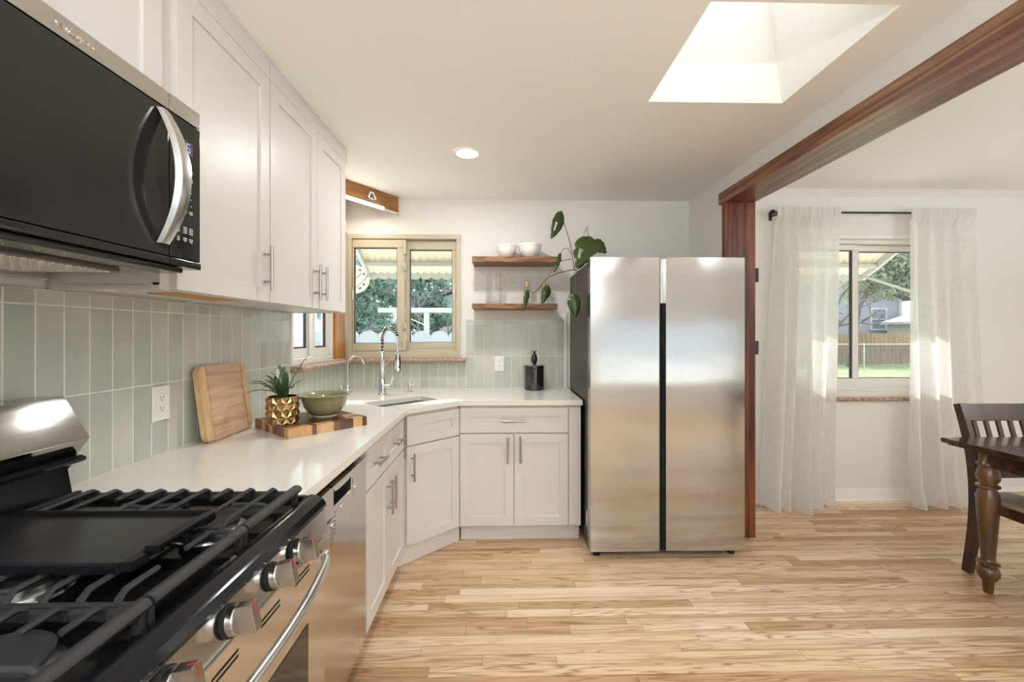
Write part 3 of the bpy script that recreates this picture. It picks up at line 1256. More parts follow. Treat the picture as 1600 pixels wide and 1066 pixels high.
# --- back base cabinet
FY = 2.694
r = thing('base_cabinet', 'white base cabinet with one wide drawer over two doors beside the fridge', 'cabinet', (0.1, 3.0, 0))
m = MB()
m.box(-0.278, 0.505, FY, YB - 0.012, 0.1, 0.876, 0.001)
obj('carcass', m, M_CAB, r)
U = (1, 0, 0)
front(r, 'drawer', (-0.270, FY, 0.706), U, NY, 0.690, 0.160, (0.345, 0.08, 0.16, False))
front(r, 'door', (-0.270, FY, 0.114), U, NY, 0.342, 0.585, (0.304, 0.485, 0.165, True))
front(r, 'door', (0.076, FY, 0.114), U, NY, 0.344, 0.585, (0.038, 0.49, 0.165, True))
obj('filler', MB().box(0.424, 0.502, FY - 0.019, FY, 0.114, 0.868, 0.002), M_CAB, r)
m = MB()
m.box(-0.272, 0.502, 2.745, 2.765, 0, 0.1)
m.box(-0.268, 0.500, 2.733, 2.745, 0, 0.018, 0.003)
obj('toe_kick', m, M_CAB, r)

# --- upper cabinets on the left wall
UFX = -0.910
UB, UT = 1.455, 2.312


def upper(label, y0, y1, z0, parts, name='wall_cabinet'):
    r = thing(name, label, 'cabinet', ((XL + UFX) / 2, (y0 + y1) / 2, z0))
    m = MB()
    m.box(XL + 0.012, UFX, y0, y1, z0 + 0.012, UT + 0.01, 0.001)
    # face frame and rails below the box, hollow underneath
    m.box(UFX - 0.02, UFX - 0.001, y0, y1, z0 + 0.001, z0 + 0.02, 0.001)
    m.box(XL + 0.012, UFX - 0.02, y0, y0 + 0.016, z0 + 0.001, z0 + 0.014)
    m.box(XL + 0.012, UFX - 0.02, y1 - 0.016, y1, z0 + 0.001, z0 + 0.014)
    m.box(UFX - 0.035, UFX + 0.018, y0, y1, UT + 0.003, ZC - 0.002, 0.001)
    m.box(XL + 0.012, UFX - 0.03, y0, y1, UT + 0.003, ZC - 0.003)
    obj('carcass', m, M_CAB, r)
    for (a, b, hx, hz, hl, vert) in parts:
        front(r, 'door', (UFX, a, z0 + 0.003), (0, 1, 0), NX, b - a, UT - z0 - 0.003, (hx, hz, hl, vert))
    return r


r = upper('tall white upper cabinet with a single door beside the microwave', 1.135, 1.628, UB,
          [(1.168, 1.625, 0.418, 0.125, 0.165, True)])
obj('underside', MB().box(XL + 0.03, UFX - 0.022, 1.152, 1.611, UB + 0.008, UB + 0.0115), M_CAB, r)
obj('underside_panel', MB().box(XL + 0.13, UFX - 0.05, 1.30, 1.58, UB + 0.004, UB + 0.0078), M_CABIN, r)
obj('bracket', MB().box(XL + 0.10, XL + 0.125, 1.153, 1.20, UB + 0.001, UB + 0.008), M_TRIM, r)
r = upper('white double-door upper cabinet at the far end above the corner', 1.630, 2.431, UB,
          [(1.632, 2.038, 0.372, 0.125, 0.165, True), (2.042, 2.400, 0.034, 0.125, 0.165, True)])
obj('underside', MB().box(XL + 0.03, UFX - 0.022, 1.647, 2.414, UB + 0.006, UB + 0.0115), M_CAB, r)
r = upper('short white cabinet directly above the microwave', 0.33, 1.133, 1.922,
          [(0.335, 0.728, 0.36, 0.06, 0.13, True), (0.732, 1.118, 0.045, 0.06, 0.13, True)])

# ------------------------------------------------------------------ worktop and sink
out = [(XL + 0.011, 1.100), (-0.528, 1.100), (-0.536, 2.392), (-0.268, 2.662), (0.512, 2.662), (0.512, YB - 0.010), (XL + 0.011, YB - 0.010)]
sc = Vector((-0.632, 2.668, 0))
su, sv = Vector((0.715, 0.699, 0)), Vector((-0.699, 0.715, 0))


def sink_loop(hw, hd, rad, n=6):
    pts = []
    for (sx, sy, a0) in ((1, 1, 0), (-1, 1, 90), (-1, -1, 180), (1, -1, 270)):
        for k in range(n + 1):
            a = R(a0 + 90 * k / n)
            lx = sx * (hw - rad) + rad * math.cos(a)
            ly = sy * (hd - rad) + rad * math.sin(a)
            p = sc + su * lx + sv * ly
            pts.append((p.x, p.y))
    return pts


def slab(outer, inner, z0, z1):
    bm = bmesh.new()
    es = []
    for loop in (outer, inner):
        vs = [bm.verts.new((x, y, z1)) for x, y in loop]
        es += [bm.edges.new((vs[i], vs[(i + 1) % len(vs)])) for i in range(len(vs))]
    bmesh.ops.triangle_fill(bm, use_beauty=True, use_dissolve=False, edges=es)
    top = bm.faces[:]
    g = bmesh.ops.extrude_face_region(bm, geom=top)
    vs = [e for e in g['geom'] if isinstance(e, bmesh.types.BMVert)]
    bmesh.ops.translate(bm, vec=(0, 0, z0 - z1), verts=vs)
    return bm


obj('countertop', slab(out, sink_loop(0.205, 0.115, 0.02), CT - 0.033, CT), M_QUARTZ, None,
    'long white quartz worktop running round the corner', 'countertop', bevel=0.002)
r = thing('kitchen_sink', 'undermount stainless corner sink set in the quartz', 'sink', (sc.x, sc.y, 0.70))
m = MB()
n = len(sink_loop(0.2, 0.1, 0.02))
prev = None
bm = m.bm
loops = []
for (hw, hd, rad, z) in ((0.225, 0.135, 0.03, CT - 0.034), (0.206, 0.116, 0.021, CT - 0.034), (0.203, 0.113, 0.022, CT - 0.06), (0.198, 0.108, 0.03, 0.73), (0.17, 0.085, 0.03, 0.715), (0.03, 0.03, 0.029, 0.712)):
    loops.append([bm.verts.new((x, y, z)) for x, y in sink_loop(hw, hd, rad)])
for L0, L1 in zip(loops, loops[1:]):
    for i in range(n):
        bm.faces.new((L0[i], L0[(i + 1) % n], L1[(i + 1) % n], L1[i]))
bm.faces.new(loops[-1])
obj('basin', m, M_SINK, r, recalc=False)
obj('drain', MB().lathe([(0, 0.004), (0.02, 0.004), (0.03, 0.003), (0.036, 0.0)], (sc.x, sc.y, 0.713), 20), M_CHROME, r)

# ------------------------------------------------------------------ taps
fx, fy = -0.838, 2.945
r = thing('kitchen_faucet', 'chrome pull-down faucet with spring neck behind the sink', 'faucet', (fx, fy, CT))
ax = Vector((0.80, -0.60, 0)).normalized()
P0 = Vector((fx, fy, CT))
m = MB()
m.lathe([(0, 0), (0.030, 0), (0.030, 0.006), (0.025, 0.010), (0.023, 0.06), (0.021, 0.105), (0.0185, 0.112), (0.0175, 0.115)], P0, 24)
m.lathe([(0.0165, 0.112), (0.0165, 0.235), (0.019, 0.240), (0.019, 0.248), (0.0145, 0.252), (0.0145, 0.30), (0.012, 0.304)], P0, 24)
obj('body', m, M_CHROME, r)
arc = []
Rr = 0.082
for k in range(0, 6):
    arc.append(P0 + Vector((0, 0, 0.295 + 0.018 * k)))
for k in range(1, 21):
    a = PI - PI * 0.96 * k / 20
    arc.append(P0 + Vector((0, 0, 0.385)) + ax * (Rr + Rr * math.cos(a)) + Vector((0, 0, Rr * math.sin(a))))
obj('hose', MB().tube(arc, 0.0075, 10), M_BLACK, r)
# spring wound round the hose
hel = []
L = len(arc) - 1
turns = 19
for k in range(turns * 10 + 1):
    f = k / (turns * 10)
    p = f * L
    i = min(int(p), L - 1)
    q = arc[i].lerp(arc[i + 1], p - i)
    tg = (arc[i + 1] - arc[i]).normalized()
    s = tg.cross(Vector((ax.y, -ax.x, 0))).normalized()
    b = Vector((ax.y, -ax.x, 0))
    a = 2 * PI * f * turns
    hel.append(q + s * 0.0145 * math.cos(a) + b * 0.0145 * math.sin(a))
obj('spring', MB().tube(hel, 0.0034, 6), M_CHROME, r)
tip = arc[-1]
m = MB()
m.cyl(tip + Vector((0, 0, 0.012)), tip + Vector((0, 0, -0.11)), 0.0075, seg=12)
obj('hose_end', m, M_CHROME, r)
m = MB()
m.lathe([(0, 0), (0.024, 0), (0.025, 0.016), (0.019, 0.026), (0.0185, 0.08), (0.020, 0.10), (0.020, 0.115), (0.012, 0.12)], tip + Vector((0, 0, -0.222)), 20)
sp = obj('spray_head', m, M_CHROME, r)
m = MB()
cc = tip + Vector((0.0185, -0.007, -0.165))
m.box(cc.x - 0.004, cc.x + 0.004, cc.y - 0.007, cc.y + 0.007, cc.z - 0.035, cc.z + 0.035, 0.003)
obj('button', m, M_BLACK, sp)
m = MB()
m.tube([P0 + Vector((0, 0, 0.06)), P0 + Vector((0.03, -0.012, 0.06)), P0 + Vector((0.062, -0.02, 0.062))], [0.014, 0.0145, 0.0135], 16)
m.tube([P0 + Vector((0.058, -0.019, 0.068)), P0 + Vector((0.066, -0.016, 0.095)), P0 + Vector((0.078, -0.012, 0.125))], [0.006, 0.0048, 0.0045], 10)
obj('lever', m, M_CHROME, r)
m = MB()
m.tube([P0 + Vector((0.015, -0.01, 0.19)), tip + Vector((-0.01, 0.006, -0.10)), tip + Vector((0.0, 0, -0.10))], 0.004, 8)
obj('holder_arm', m, M_CHROME, r)

gx, gy = -1.025, 2.80
r = thing('filter_tap', 'slim gooseneck drinking water tap left of the sink', 'faucet', (gx, gy, CT))
G = Vector((gx, gy, CT))
m = MB()
m.lathe([(0, 0), (0.020, 0), (0.020, 0.004), (0.013, 0.008), (0.0125, 0.075), (0.009, 0.08), (0.006, 0.084)], G, 20)
obj('body', m, M_CHROME, r)
pts = [G + Vector((0, 0, 0.08 + 0.02 * k)) for k in range(8)]
for k in range(1, 17):
    a = PI - PI * 0.90 * k / 16
    pts.append(G + Vector((0.055 + 0.055 * math.cos(a), -0.01 * k / 16, 0.22 + 0.055 * math.sin(a))))
pts.append(pts[-1] + Vector((0.005, 0, -0.012)))
obj('spout', MB().tube(pts, 0.0055, 10), M_CHROME, r)
m = MB()
m.tube([G + Vector((-0.010, -0.01, 0.045)), G + Vector((-0.032, -0.02, 0.046))], [0.008, 0.008], 10)
m.tube([G + Vector((-0.030, -0.019, 0.046)), G + Vector((-0.034, -0.02, 0.09))], [0.005, 0.0035], 8)
obj('lever', m, M_CHROME, r)

r = thing('soap_dispenser', 'small chrome soap pump right of the kitchen faucet', 'soap dispenser', (-0.672, 3.06, CT))
S = Vector((-0.672, 3.06, CT))
m = MB()
m.lathe([(0, 0), (0.021, 0), (0.021, 0.006), (0.013, 0.012), (0.0125, 0.045), (0.0155, 0.048), (0.0155, 0.066), (0.012, 0.070), (0, 0.070)], S, 20)
obj('pump', m, M_CHROME, r)
obj('nozzle', MB().tube([S + Vector((0.01, -0.004, 0.058)), S + Vector((0.04, -0.016, 0.058)), S + Vector((0.052, -0.02, 0.053))], [0.005, 0.0042, 0.0038], 8), M_CHROME, r)


# ------------------------------------------------------------------ dishwasher
r = thing('dishwasher', 'stainless dishwasher with a pocket handle under the worktop', 'dishwasher', (-0.86, 1.41, 0))
obj('body', MB().box(XL + 0.02, -0.60, 1.104, 1.712, 0.02, 0.866), M_DARK, r)
DX = -0.553
m = MB()
# door skin with an opening for the pocket handle
hy0, hy1, hz0, hz1 = 1.388, 1.545, 0.772, 0.822
m.box(-0.60, DX, 1.106, hy0, 0.105, 0.838, 0.002)
m.box(-0.60, DX, hy1, 1.712, 0.105, 0.838, 0.002)
m.box(-0.60, DX, hy0 - .002, hy1 + .002, 0.105, hz0, 0.0)
d = obj('door', m, M_STEELD, r)
m = MB()
m.box(-0.60, -0.592, hy0, hy1, hz0, 0.838)
obj('pocket_back', m, M_DARK, d)
m = MB()
N = 12
top, bot = [], []
for k in range(N + 1):
    f = k / N
    yy = hy0 - 0.012 + (hy1 - hy0 + 0.024) * f
    top.append((yy, 0.838))
    bot.append((yy, 0.838 - 0.022 * (1 - (2 * f - 1) ** 4) ** 0.5 - 0.002))
m.prism(top + bot[::-1], DX - 0.018, DX + 0.0015, 'X')
obj('pocket_lip', m, M_STEELH, d)
m = MB()
M2 = frame((DX, 0, 0), (0, 1, 0), (1, 0, 0))
for yy, zz in ((1.375, 0.716), (1.455, 0.745), (1.585, 0.765), (1.520, 0.765)):
    m = MB()
    m.lathe([(0, 0.003), (0.0075, 0.003), (0.009, 0.0)], (0, 0, 0), 14, M=Matrix.Translation((DX, yy, zz)) @ Matrix.Rotation(R(90), 4, 'Y'))
    obj('button', m, M_CHROME, d)
m = MB()
for k in range(6):
    m.box(DX, DX + 0.0006, 1.395, 1.401, 0.775 - 0.014 * k - 0.03, 0.780 - 0.014 * k - 0.03)
for k in range(3):
    m.box(DX, DX + 0.0006, 1.560, 1.564, 0.772 - 0.012 * k, 0.776 - 0.012 * k)
m.box(DX, DX + 0.0006, 1.560, 1.564, 0.785, 0.806)
for k in range(8):
    m.box(DX, DX + 0.0006, 1.365 - 0.004 * (k % 3), 1.385, 0.756 - 0.012 * k - 0.02, 0.7585 - 0.012 * k - 0.02)
obj('control_marks', m, M_GREYPRINT, d)
obj('badge', text_bm('BOSCH', 0.016, 0.0006, frame((DX + 0.0006, 1.335, 0.737), (0, 1, 0), (1, 0, 0))), M_GREYPRINT, d, smooth=False)
obj('toe_panel', MB().box(-0.64, -0.625, 1.106, 1.712, 0.0, 0.10), M_BLACK, r)


# ------------------------------------------------------------------ microwave over the range
MY0, MY1, MZ0, MZ1, MX = 0.345, 1.129, 1.498, 1.918, -0.80
r = thing('microwave', 'black glass over-the-range microwave with a curved steel handle', 'microwave', (-1.0, 0.74, MZ0))
obj('body', MB().box(XL + 0.012, MX - 0.045, MY0 + 0.003, MY1 - 0.003, MZ0 + 0.004, MZ1 - 0.002, 0.003), M_STEEL, r)
SY = 1.026
m = MB()
m.box(MX - 0.045, MX, MY0, SY - 0.0008, 1.876, MZ1, 0.002)
m.box(MX - 0.045, MX, SY + 0.0008, MY1, 1.876, MZ1, 0.002)
band = obj('top_band', m, M_STEEL, r)
obj('lettering', text_bm('Whirlpool', 0.0185, 0.0009, frame((MX + 0.0009, 0.806, 1.897), (0, 1, 0), (1, 0, 0)), 0.0), M_CHROME, band, label='raised chrome brand lettering', smooth=False)
m = MB()
ring = []
for k in range(13):
    a = R(200) + R(230) * k / 12
    ring.append((MX + 0.0015, 0.804 + 0.009 * math.cos(a), 1.895 + 0.0055 * math.sin(a)))
m.tube(ring, 0.0006, 6)
obj('emblem_ring', m, M_CHROME, band)
d = obj('door', MB().box(MX - 0.045, MX + 0.001, MY0, SY - 0.0015, 1.524, 1.8735, 0.004), M_BLKGLASS, r)
obj('control_panel', MB().box(MX - 0.045, MX + 0.001, SY + 0.0015, MY1, 1.524, 1.8735, 0.004), M_BLKGLASS, r)
cp = r.children[-1]
m = MB()
m.box(MX - 0.045, MX + 0.003, MY0, SY - 0.0015, 1.505, 1.5225, 0.003)
m.box(MX - 0.045, MX + 0.003, SY + 0.0015, MY1, 1.505, 1.5225, 0.003)
m.box(MX - 0.07, MX - 0.006, MY0 + 0.01, MY1 - 0.05, 1.490, 1.504, 0.004)
obj('bottom_trim', m, M_BLKGLASS, r)
# bowed handle: flat bar, square-cut ends
hz0, hz1, hy = 1.548, 1.862, 0.998
t = bmesh.new()
N = 24
ringsO = []
for k in range(N + 1):
    f = k / N
    z = hz0 + (hz1 - hz0) * f
    bow = 1 - (2 * f - 1) ** 2
    x = MX + 0.003 + 0.046 * bow
    th = 0.010 + 0.004 * bow
    w_ = 0.014 + 0.004 * bow
    ringsO.append([t.verts.new((x + dx, hy + dy, z)) for dx, dy in ((0, -w_), (th, -w_ * .8), (th + .002, 0), (th, w_ * .8), (0, w_), (-0.003, 0))])
for A, B in zip(ringsO, ringsO[1:]):
    for k in range(6):
        t.faces.new((A[k], A[(k + 1) % 6], B[(k + 1) % 6], B[k]))
t.faces.new(ringsO[0])
t.faces.new(ringsO[-1])
obj('handle', t, M_STEELH, d, ang=25)
px = MX + 0.0016
m = MB()
m.box(px - 0.0002, px + 0.0003, 1.065, 1.100, 1.792, 1.826)
disp = obj('display', m, M_DISPBG, cp)
m = MB()
for (a, b, c, e) in ((1.071, 1.073, 1.798, 1.820), (1.078, 1.080, 1.809, 1.820), (1.078, 1.090, 1.818, 1.820), (1.078, 1.090, 1.808, 1.810), (1.088, 1.090, 1.798, 1.810), (1.078, 1.090, 1.798, 1.800)):
    m.box(px + 0.0003, px + 0.0006, a, b, c, e)
obj('digits', m, M_DISP, disp)
m = MB()
rk = random.Random(2)
for zz, n_ in ((1.772, 1), (1.752, 2), (1.731, 2), (1.697, 1), (1.680, 1), (1.663, 1), (1.648, 2), (1.642, 1), (1.605, 2), (1.596, 2), (1.578, 2), (1.570, 1)):
    for j in range(n_):
        for yy, ww in ((1.052, 0.008), (1.074, 0.012 if n_ == 2 else 0.004), (1.094, 0.012 if n_ == 2 else 0.004)):
            m.box(px - 0.0002, px + 0.0003, yy - ww / 2, yy + ww / 2, zz - 0.0045 * j - 0.001, zz - 0.0045 * j + 0.001)
obj('control_marks', m, M_PRINT, cp)
# underside: filters, lamp lens, mounting lip
m = MB()
m.box(XL + 0.04, -0.955, 0.50, 1.07, MZ0 - 0.006, MZ0 + 0.004, 0.003)
fl = obj('grease_filter', m, plain('filter_frame', (0.20, 0.19, 0.18, 1), 0.4, 1.0), r)
m = MB()
for k in range(30):
    y = 0.52 + 0.018 * k
    m.tube([(XL + 0.05, y, MZ0 - 0.007), (-0.965, min(y + 0.03, 1.06), MZ0 - 0.007)], 0.0022, 5)
for k in range(12):
    x = XL + 0.05 + 0.0165 * k
    m.tube([(x, 0.515, MZ0 - 0.007), (x, 1.06, MZ0 - 0.007)], 0.0022, 5)
obj('mesh', m, M_ALU, fl)
obj('lamp_lens', MB().box(-0.925, -0.875, 0.62, 0.86, MZ0 - 0.004, MZ0 + 0.004, 0.003), M_DARK, r)
obj('mounting_lip', MB().box(XL + 0.012, XL + 0.05, 0.40, 1.10, MZ0 - 0.024, MZ0 + 0.004, 0.003), M_STEEL, r)

# ------------------------------------------------------------------ gas range
RY0, RY1 = 0.328, 1.092
r = thing('gas_range', 'stainless gas range with black cooktop, cast iron grates and four visible knobs', 'range', (-0.85, 0.71, 0))
obj('body', MB().box(XL + 0.02, -0.478, RY0 + 0.002, RY1 - 0.002, 0.06, 0.888, 0.002), M_STEEL, r)
m = MB()
m.prism([(-1.115, 0.888), (-0.462, 0.888), (-0.455, 0.894), (-0.4545, 0.901), (-0.462, 0.913), (-0.476, 0.921), (-0.492, 0.924), (-0.505, 0.920), (-0.515, 0.912), (-1.09, 0.912), (-1.115, 0.918)], RY0, RY1, 'Y')
# raised rim at both ends
for y in (RY0, RY1 - 0.018):
    m.box(-1.10, -0.500, y, y + 0.018, 0.9, 0.924, 0.005)
obj('cooktop', m, M_ENAMEL, r, ang=20)
# backguard
m = MB()
m.prism([(XL + 0.014, 0.90), (XL + 0.014, 1.01), (-1.075, 1.01), (-1.062, 1.016), (-1.058, 1.024), (-1.07, 1.03), (-1.185, 1.03), (-1.185, 1.02)][::-1], RY0, RY1, 'Y')
m.box(XL + 0.014, -1.098, RY0 + 0.006, RY1 - 0.012, 0.90, 1.012, 0.006)
m.prism([(-1.12, 0.895), (-1.070, 0.895), (-1.092, 1.012), (-1.12, 1.012)], RY0 + 0.006, RY1 - 0.012, 'Y', 0.004)
obj('vent_riser', m, M_ENAMEL, r, ang=20)
m = MB()
m.prism([(XL + 0.014, 1.03), (XL + 0.014, 1.178), (-1.112, 1.178), (-1.048, 1.074), (-1.082, 1.03)], RY0, RY1, 'Y', 0.002)
bg = obj('backguard', m, M_STEELB, r, ang=20)
nrm = Vector((0.104, 0, 0.064)).normalized()
upv = Vector((-0.064, 0, 0.104)).normalized()
Mb = frame((-1.048, 0, 1.074), (0, 1, 0), nrm, upv)
m = MB()
m.box(0.44, 0.905, -0.001, 0.0015, 0.012, 0.098, 0.001, M=Mb)
obj('control_display', m, M_BLKGLASS, bg)
# front control panel, knobs
nk = Vector((0.98, 0, 0.20)).normalized()
uk = Vector((-0.20, 0, 0.98)).normalized()
m = MB()
m.prism([(-0.50, 0.832), (-0.448, 0.832), (-0.458, 0.889), (-0.50, 0.889)], RY0 + 0.002, RY1 - 0.002, 'Y', 0.001)
obj('control_panel', m, M_STEEL, r, ang=20)
for yk in (0.478, 0.573, 0.704, 0.832, 0.926):
    K = frame((-0.4525, yk, 0.862), (0, 1, 0), nk, uk)

    def L2(prof):
        return Matrix.LocRotScale(Vector((0, 0, 0)), Matrix.Rotation(R(-90), 3, 'X'), None)
    ROT = K @ Matrix.Rotation(R(-90), 4, 'X')
    m = MB()
    m.lathe([(0, 0.0), (0.026, 0.0), (0.026, 0.004), (0.021, 0.007)], (0, 0, 0), 28, M=ROT)
    kn = obj('knob', m, M_DARK, r)
    m = MB()
    m.lathe([(0.019, 0.006), (0.0235, 0.008), (0.0235, 0.018), (0.0225, 0.020), (0.0155, 0.022), (0, 0.022)], (0, 0, 0), 28, M=ROT)
    cp_ = obj('cap', m, M_SATIN, kn, ang=25)
    m = MB()
    m.box(-0.0095, 0.0095, 0.018, 0.047, -0.0235, 0.0235, 0.0018, M=K)
    obj('grip', m, M_SATIN, kn, ang=25)
    m = MB()
    m.box(-0.0011, 0.0011, 0.0465, 0.0474, 0.006, 0.0225, M=K)
    m.box(-0.0011, 0.0011, 0.034, 0.047, 0.0232, 0.0239, M=K)
    obj('pointer', m, M_REDPRINT, kn)
# oven door, vents, handle
m = MB()
m.box(-0.50, -0.455, RY0 + 0.004, RY1 - 0.004, 0.20, 0.822, 0.005)
d = obj('oven_door', m, M_STEEL, r)
obj('oven_window', MB().box(-0.456, -0.4535, RY0 + 0.10, RY1 - 0.10, 0.34, 0.66, 0.004), M_BLKGLASS, d)
m = MB()
for yc in (0.42, 0.56, 0.70, 0.835, 0.965):
    m = MB()
    for zz in (0.783, 0.793):
        m.box(-0.458, -0.4545, yc - 0.034, yc + 0.034, zz - 0.0028, zz + 0.0028, 0.001)
    obj('vent_slot', m, M_DARK, d)
hp = []
for k in range(25):
    f = k / 24
    hp.append((-0.432 + 0.044 * math.sin(PI * f) ** 0.7 if 0 < f < 1 else -0.44, RY0 + 0.05 + (RY1 - RY0 - 0.10) * f, 0.792))
m = MB()
m.tube(hp, 0.0125, 14, flat=(1.0, 0.8))
for yy in (RY0 + 0.056, RY1 - 0.056):
    m.box(-0.457, -0.425, yy - 0.012, yy + 0.012, 0.778, 0.806, 0.005)
obj('handle', m, M_STEELH, d)
obj('storage_drawer', MB().box(-0.50, -0.458, RY0 + 0.004, RY1 - 0.004, 0.07, 0.192, 0.005), M_STEEL, r)
m = MB()
for xx in (-1.12, -0.54):
    for yy in (RY0 + 0.05, RY1 - 0.05):
        obj('foot', MB().cyl((xx, yy, 0), (xx, yy, 0.062), 0.018, seg=12), M_BLACK, r)
# burners
for (bx, by, br) in ((-0.625, 0.915, 0.050), (-0.935, 0.935, 0.036), (-0.622, 0.515, 0.056), (-0.935, 0.48, 0.040), (-0.78, 0.705, 0.040)):
    m = MB()
    m.lathe([(br + 0.018, 0), (br + 0.016, 0.004), (br + 0.002, 0.006), (br + 0.002, 0.022), (0, 0.022)], (bx, by, 0.912), 32)
    b = obj('burner', m, M_ALU, r)
    m = MB()
    m.lathe([(0, 0.0225), (br + 0.005, 0.0225), (br + 0.006, 0.027), (br + 0.002, 0.031), (0, 0.032)], (bx, by, 0.912), 32)
    obj('burner_cap', m, M_IRON, b)
# grates
GT = 0.957
BK = -1.045


def grate(y0, y1, mid):
    m = MB()
    # front rail, rounded and thick; rear rail; side rails
    m.tube([(-0.512, y0 + .002, GT - 0.006), (-0.512, y1 - .002, GT - 0.006)], 0.0105, 12, flat=(0.95, 1.25))
    m.box(BK, BK + 0.012, y0 + .002, y1 - .002, GT - 0.020, GT - 0.004, 0.003)
    for y in (y0 + 0.001, y1 - 0.012):
        m.box(BK, -0.515, y, y + 0.011, GT - 0.024, GT - 0.010, 0.003)
    yc = (y0 + y1) / 2
    m.box(BK, -0.52, yc - 0.005, yc + 0.005, GT - 0.024, GT - 0.012, 0.002) if not mid else None
    nf = 9
    for k in range(nf):
        x = BK + 0.055 + (-0.56 - BK - 0.055) * k / (nf - 1)
        short = k in (2, 6)
        for s in (-1, 1):
            ye = y0 + 0.008 if s < 0 else y1 - 0.008
            near = y0 < 0.5 and abs(x + 0.622) < 0.075
            yi = yc + s * (0.058 if near else 0.030 if short or mid else -0.002)
            pts = [(x, ye, GT - 0.022), (x, ye - s * 0.003, GT - 0.008), (x, ye - s * 0.014, GT), (x, yi, GT)]
            m.tube(pts, [0.006, 0.006, 0.0055, 0.005], 6)
    # fingers towards the burners from the front and back rails
    if not mid:
        for y in (yc,):
            m.tube([(-0.515, y, GT - 0.012), (-0.535, y, GT - 0.002), (-0.60, y, GT - 0.001)], 0.006, 6)
            m.tube([(-0.72, y, GT - 0.001), (-0.79, y, GT - 0.006), (-0.84, y, GT - 0.001)], 0.006, 6)
    # feet
    for x in (BK + 0.006, -0.78, -0.515):
        for y in (y0 + 0.0065, y1 - 0.0065):
            m.box(x - 0.007, x + 0.007, y - 0.0055, y + 0.0055, 0.9125, GT - 0.014, 0.002)
    return m


for (a, b, mid) in ((0.362, 0.612, False), (0.614, 0.836, True), (0.838, 1.058, False)):
    obj('grate', grate(a, b, mid), M_IRON, r)

# griddle plate laid over the middle grate
r = thing('griddle', 'black griddle plate lying across the middle of the cooktop', 'griddle', (-0.80, 0.77, GT + 0.001))
ga, gb = 0.675, 0.872
m = MB()
z0 = GT + 0.0015
m.box(-1.04, -0.600, ga, gb, z0, z0 + 0.011, 0.004)
obj('plate', m, M_GRIDDLE, r)
m = MB()
m.box(-1.04, -0.60, ga - 0.006, ga + 0.004, z0 + 0.001, z0 + 0.019, 0.003)
m.box(-1.04, -0.60, gb - 0.004, gb + 0.006, z0 + 0.001, z0 + 0.019, 0.003)
m.box(-1.048, -1.036, ga - 0.006, gb + 0.006, z0 + 0.001, z0 + 0.019, 0.003)
m.prism([(-0.606, ga - 0.006), (-0.585, ga + 0.004), (-0.580, ga + 0.03), (-0.594, ga + 0.036), (-0.594, gb - 0.040), (-0.580, gb - 0.034), (-0.582, gb - 0.004), (-0.606, gb + 0.006)], z0 + 0.001, z0 + 0.017, 'Z', 0.003)
obj('rim', m, M_ENAMEL, r, ang=25)
m = MB()
m.prism([(-0.600, ga + 0.036), (-0.572, ga + 0.040), (-0.572, gb - 0.044), (-0.600, gb - 0.040)], z0 + 0.017, z0 + 0.024, 'Z', 0.003)
for yy in (ga + 0.046, gb - 0.050):
    m.box(-0.598, -0.574, yy - 0.006, yy + 0.006, z0 + 0.010, z0 + 0.020, 0.002)
obj('handle', m, M_ENAMEL, r, ang=25)

# ------------------------------------------------------------------ refrigerator
r = thing('refrigerator', 'tall stainless side-by-side refrigerator with two doors and recessed grips', 'refrigerator', (0.98, 2.86, 0))
QX0, QX1 = 0.521, 1.446
obj('body', MB().box(QX0 + 0.004, QX1 - 0.003, 2.552, 3.245, 0.025, 1.775, 0.004), M_SIDE, r)


def fridge_door(x0, x1, grip):
    """slightly crowned front, grip hollow on one edge"""
    bm = bmesh.new()
    z0, z1 = 0.045, 1.793
    N = 10
    fr, bk = [], []
    for k in range(N + 1):
        f = k / N
        x = x0 + (x1 - x0) * f
        cr = 0.0045 * (1 - (2 * f - 1) ** 2)
        fr.append((x, 2.470 - cr))
    poly = fr + [(x1, 2.545), (x0, 2.545)]
    mb = MB()
    mb.prism(poly, z0, z1, 'Z')
    bmesh.ops.bevel(mb.bm, geom=[e for e in mb.bm.edges if abs(e.verts[0].co.z - e.verts[1].co.z) < 1e-5 and e.verts[0].co.y < 2.48 and e.verts[1].co.y < 2.48], offset=0.003, segments=2, affect='EDGES')
    return mb


dl = obj('door', fridge_door(QX0, 0.931, 1), M_STEELF, r, ang=30)
dr = obj('door', fridge_door(0.972, QX1, 0), M_STEELF, r, ang=30)
obj('brand_mark', text_bm('SAMSUNG', 0.011, 0.0004, frame((1.385, 2.4685, 1.742), (1, 0, 0), (0, -1, 0))), M_NICKEL, dr, smooth=False)
m = MB()
m.box(0.931, 0.9515, 2.505, 2.545, 0.045, 1.79, 0.002)
obj('mullion', m, plain('grey_mullion', srgb(150, 150, 148), 0.35, 0.7), r)
m = MB()
m.box(0.9515, 0.9725, 2.482, 2.545, 0.045, 1.52, 0.002)
obj('grip_recess', m, M_DARK, dr)
m = MB()
m.box(0.9515, 0.9725, 2.500, 2.545, 1.521, 1.79, 0.002)
obj('grip_cap', m, M_STEEL, dr)
m = MB()
m.box(QX0 + 0.02, 0.92, 2.50, 2.60, 1.776, 1.788, 0.003)
m.box(0.98, QX1 - 0.02, 2.50, 2.60, 1.776, 1.788, 0.003)
obj('hinge_cover', m, M_SIDE, r)
m = MB()
m.box(QX0 + 0.01, QX1 - 0.01, 2.56, 2.62, 0.012, 0.045)
obj('kick_grille', m, M_DARK, r)
for xx in (QX0 + 0.05, QX1 - 0.05):
    for yy in (2.535, 3.18):
        obj('foot', MB().cyl((xx, yy, 0), (xx, yy, 0.046), 0.022, seg=14), M_BLACK, r)
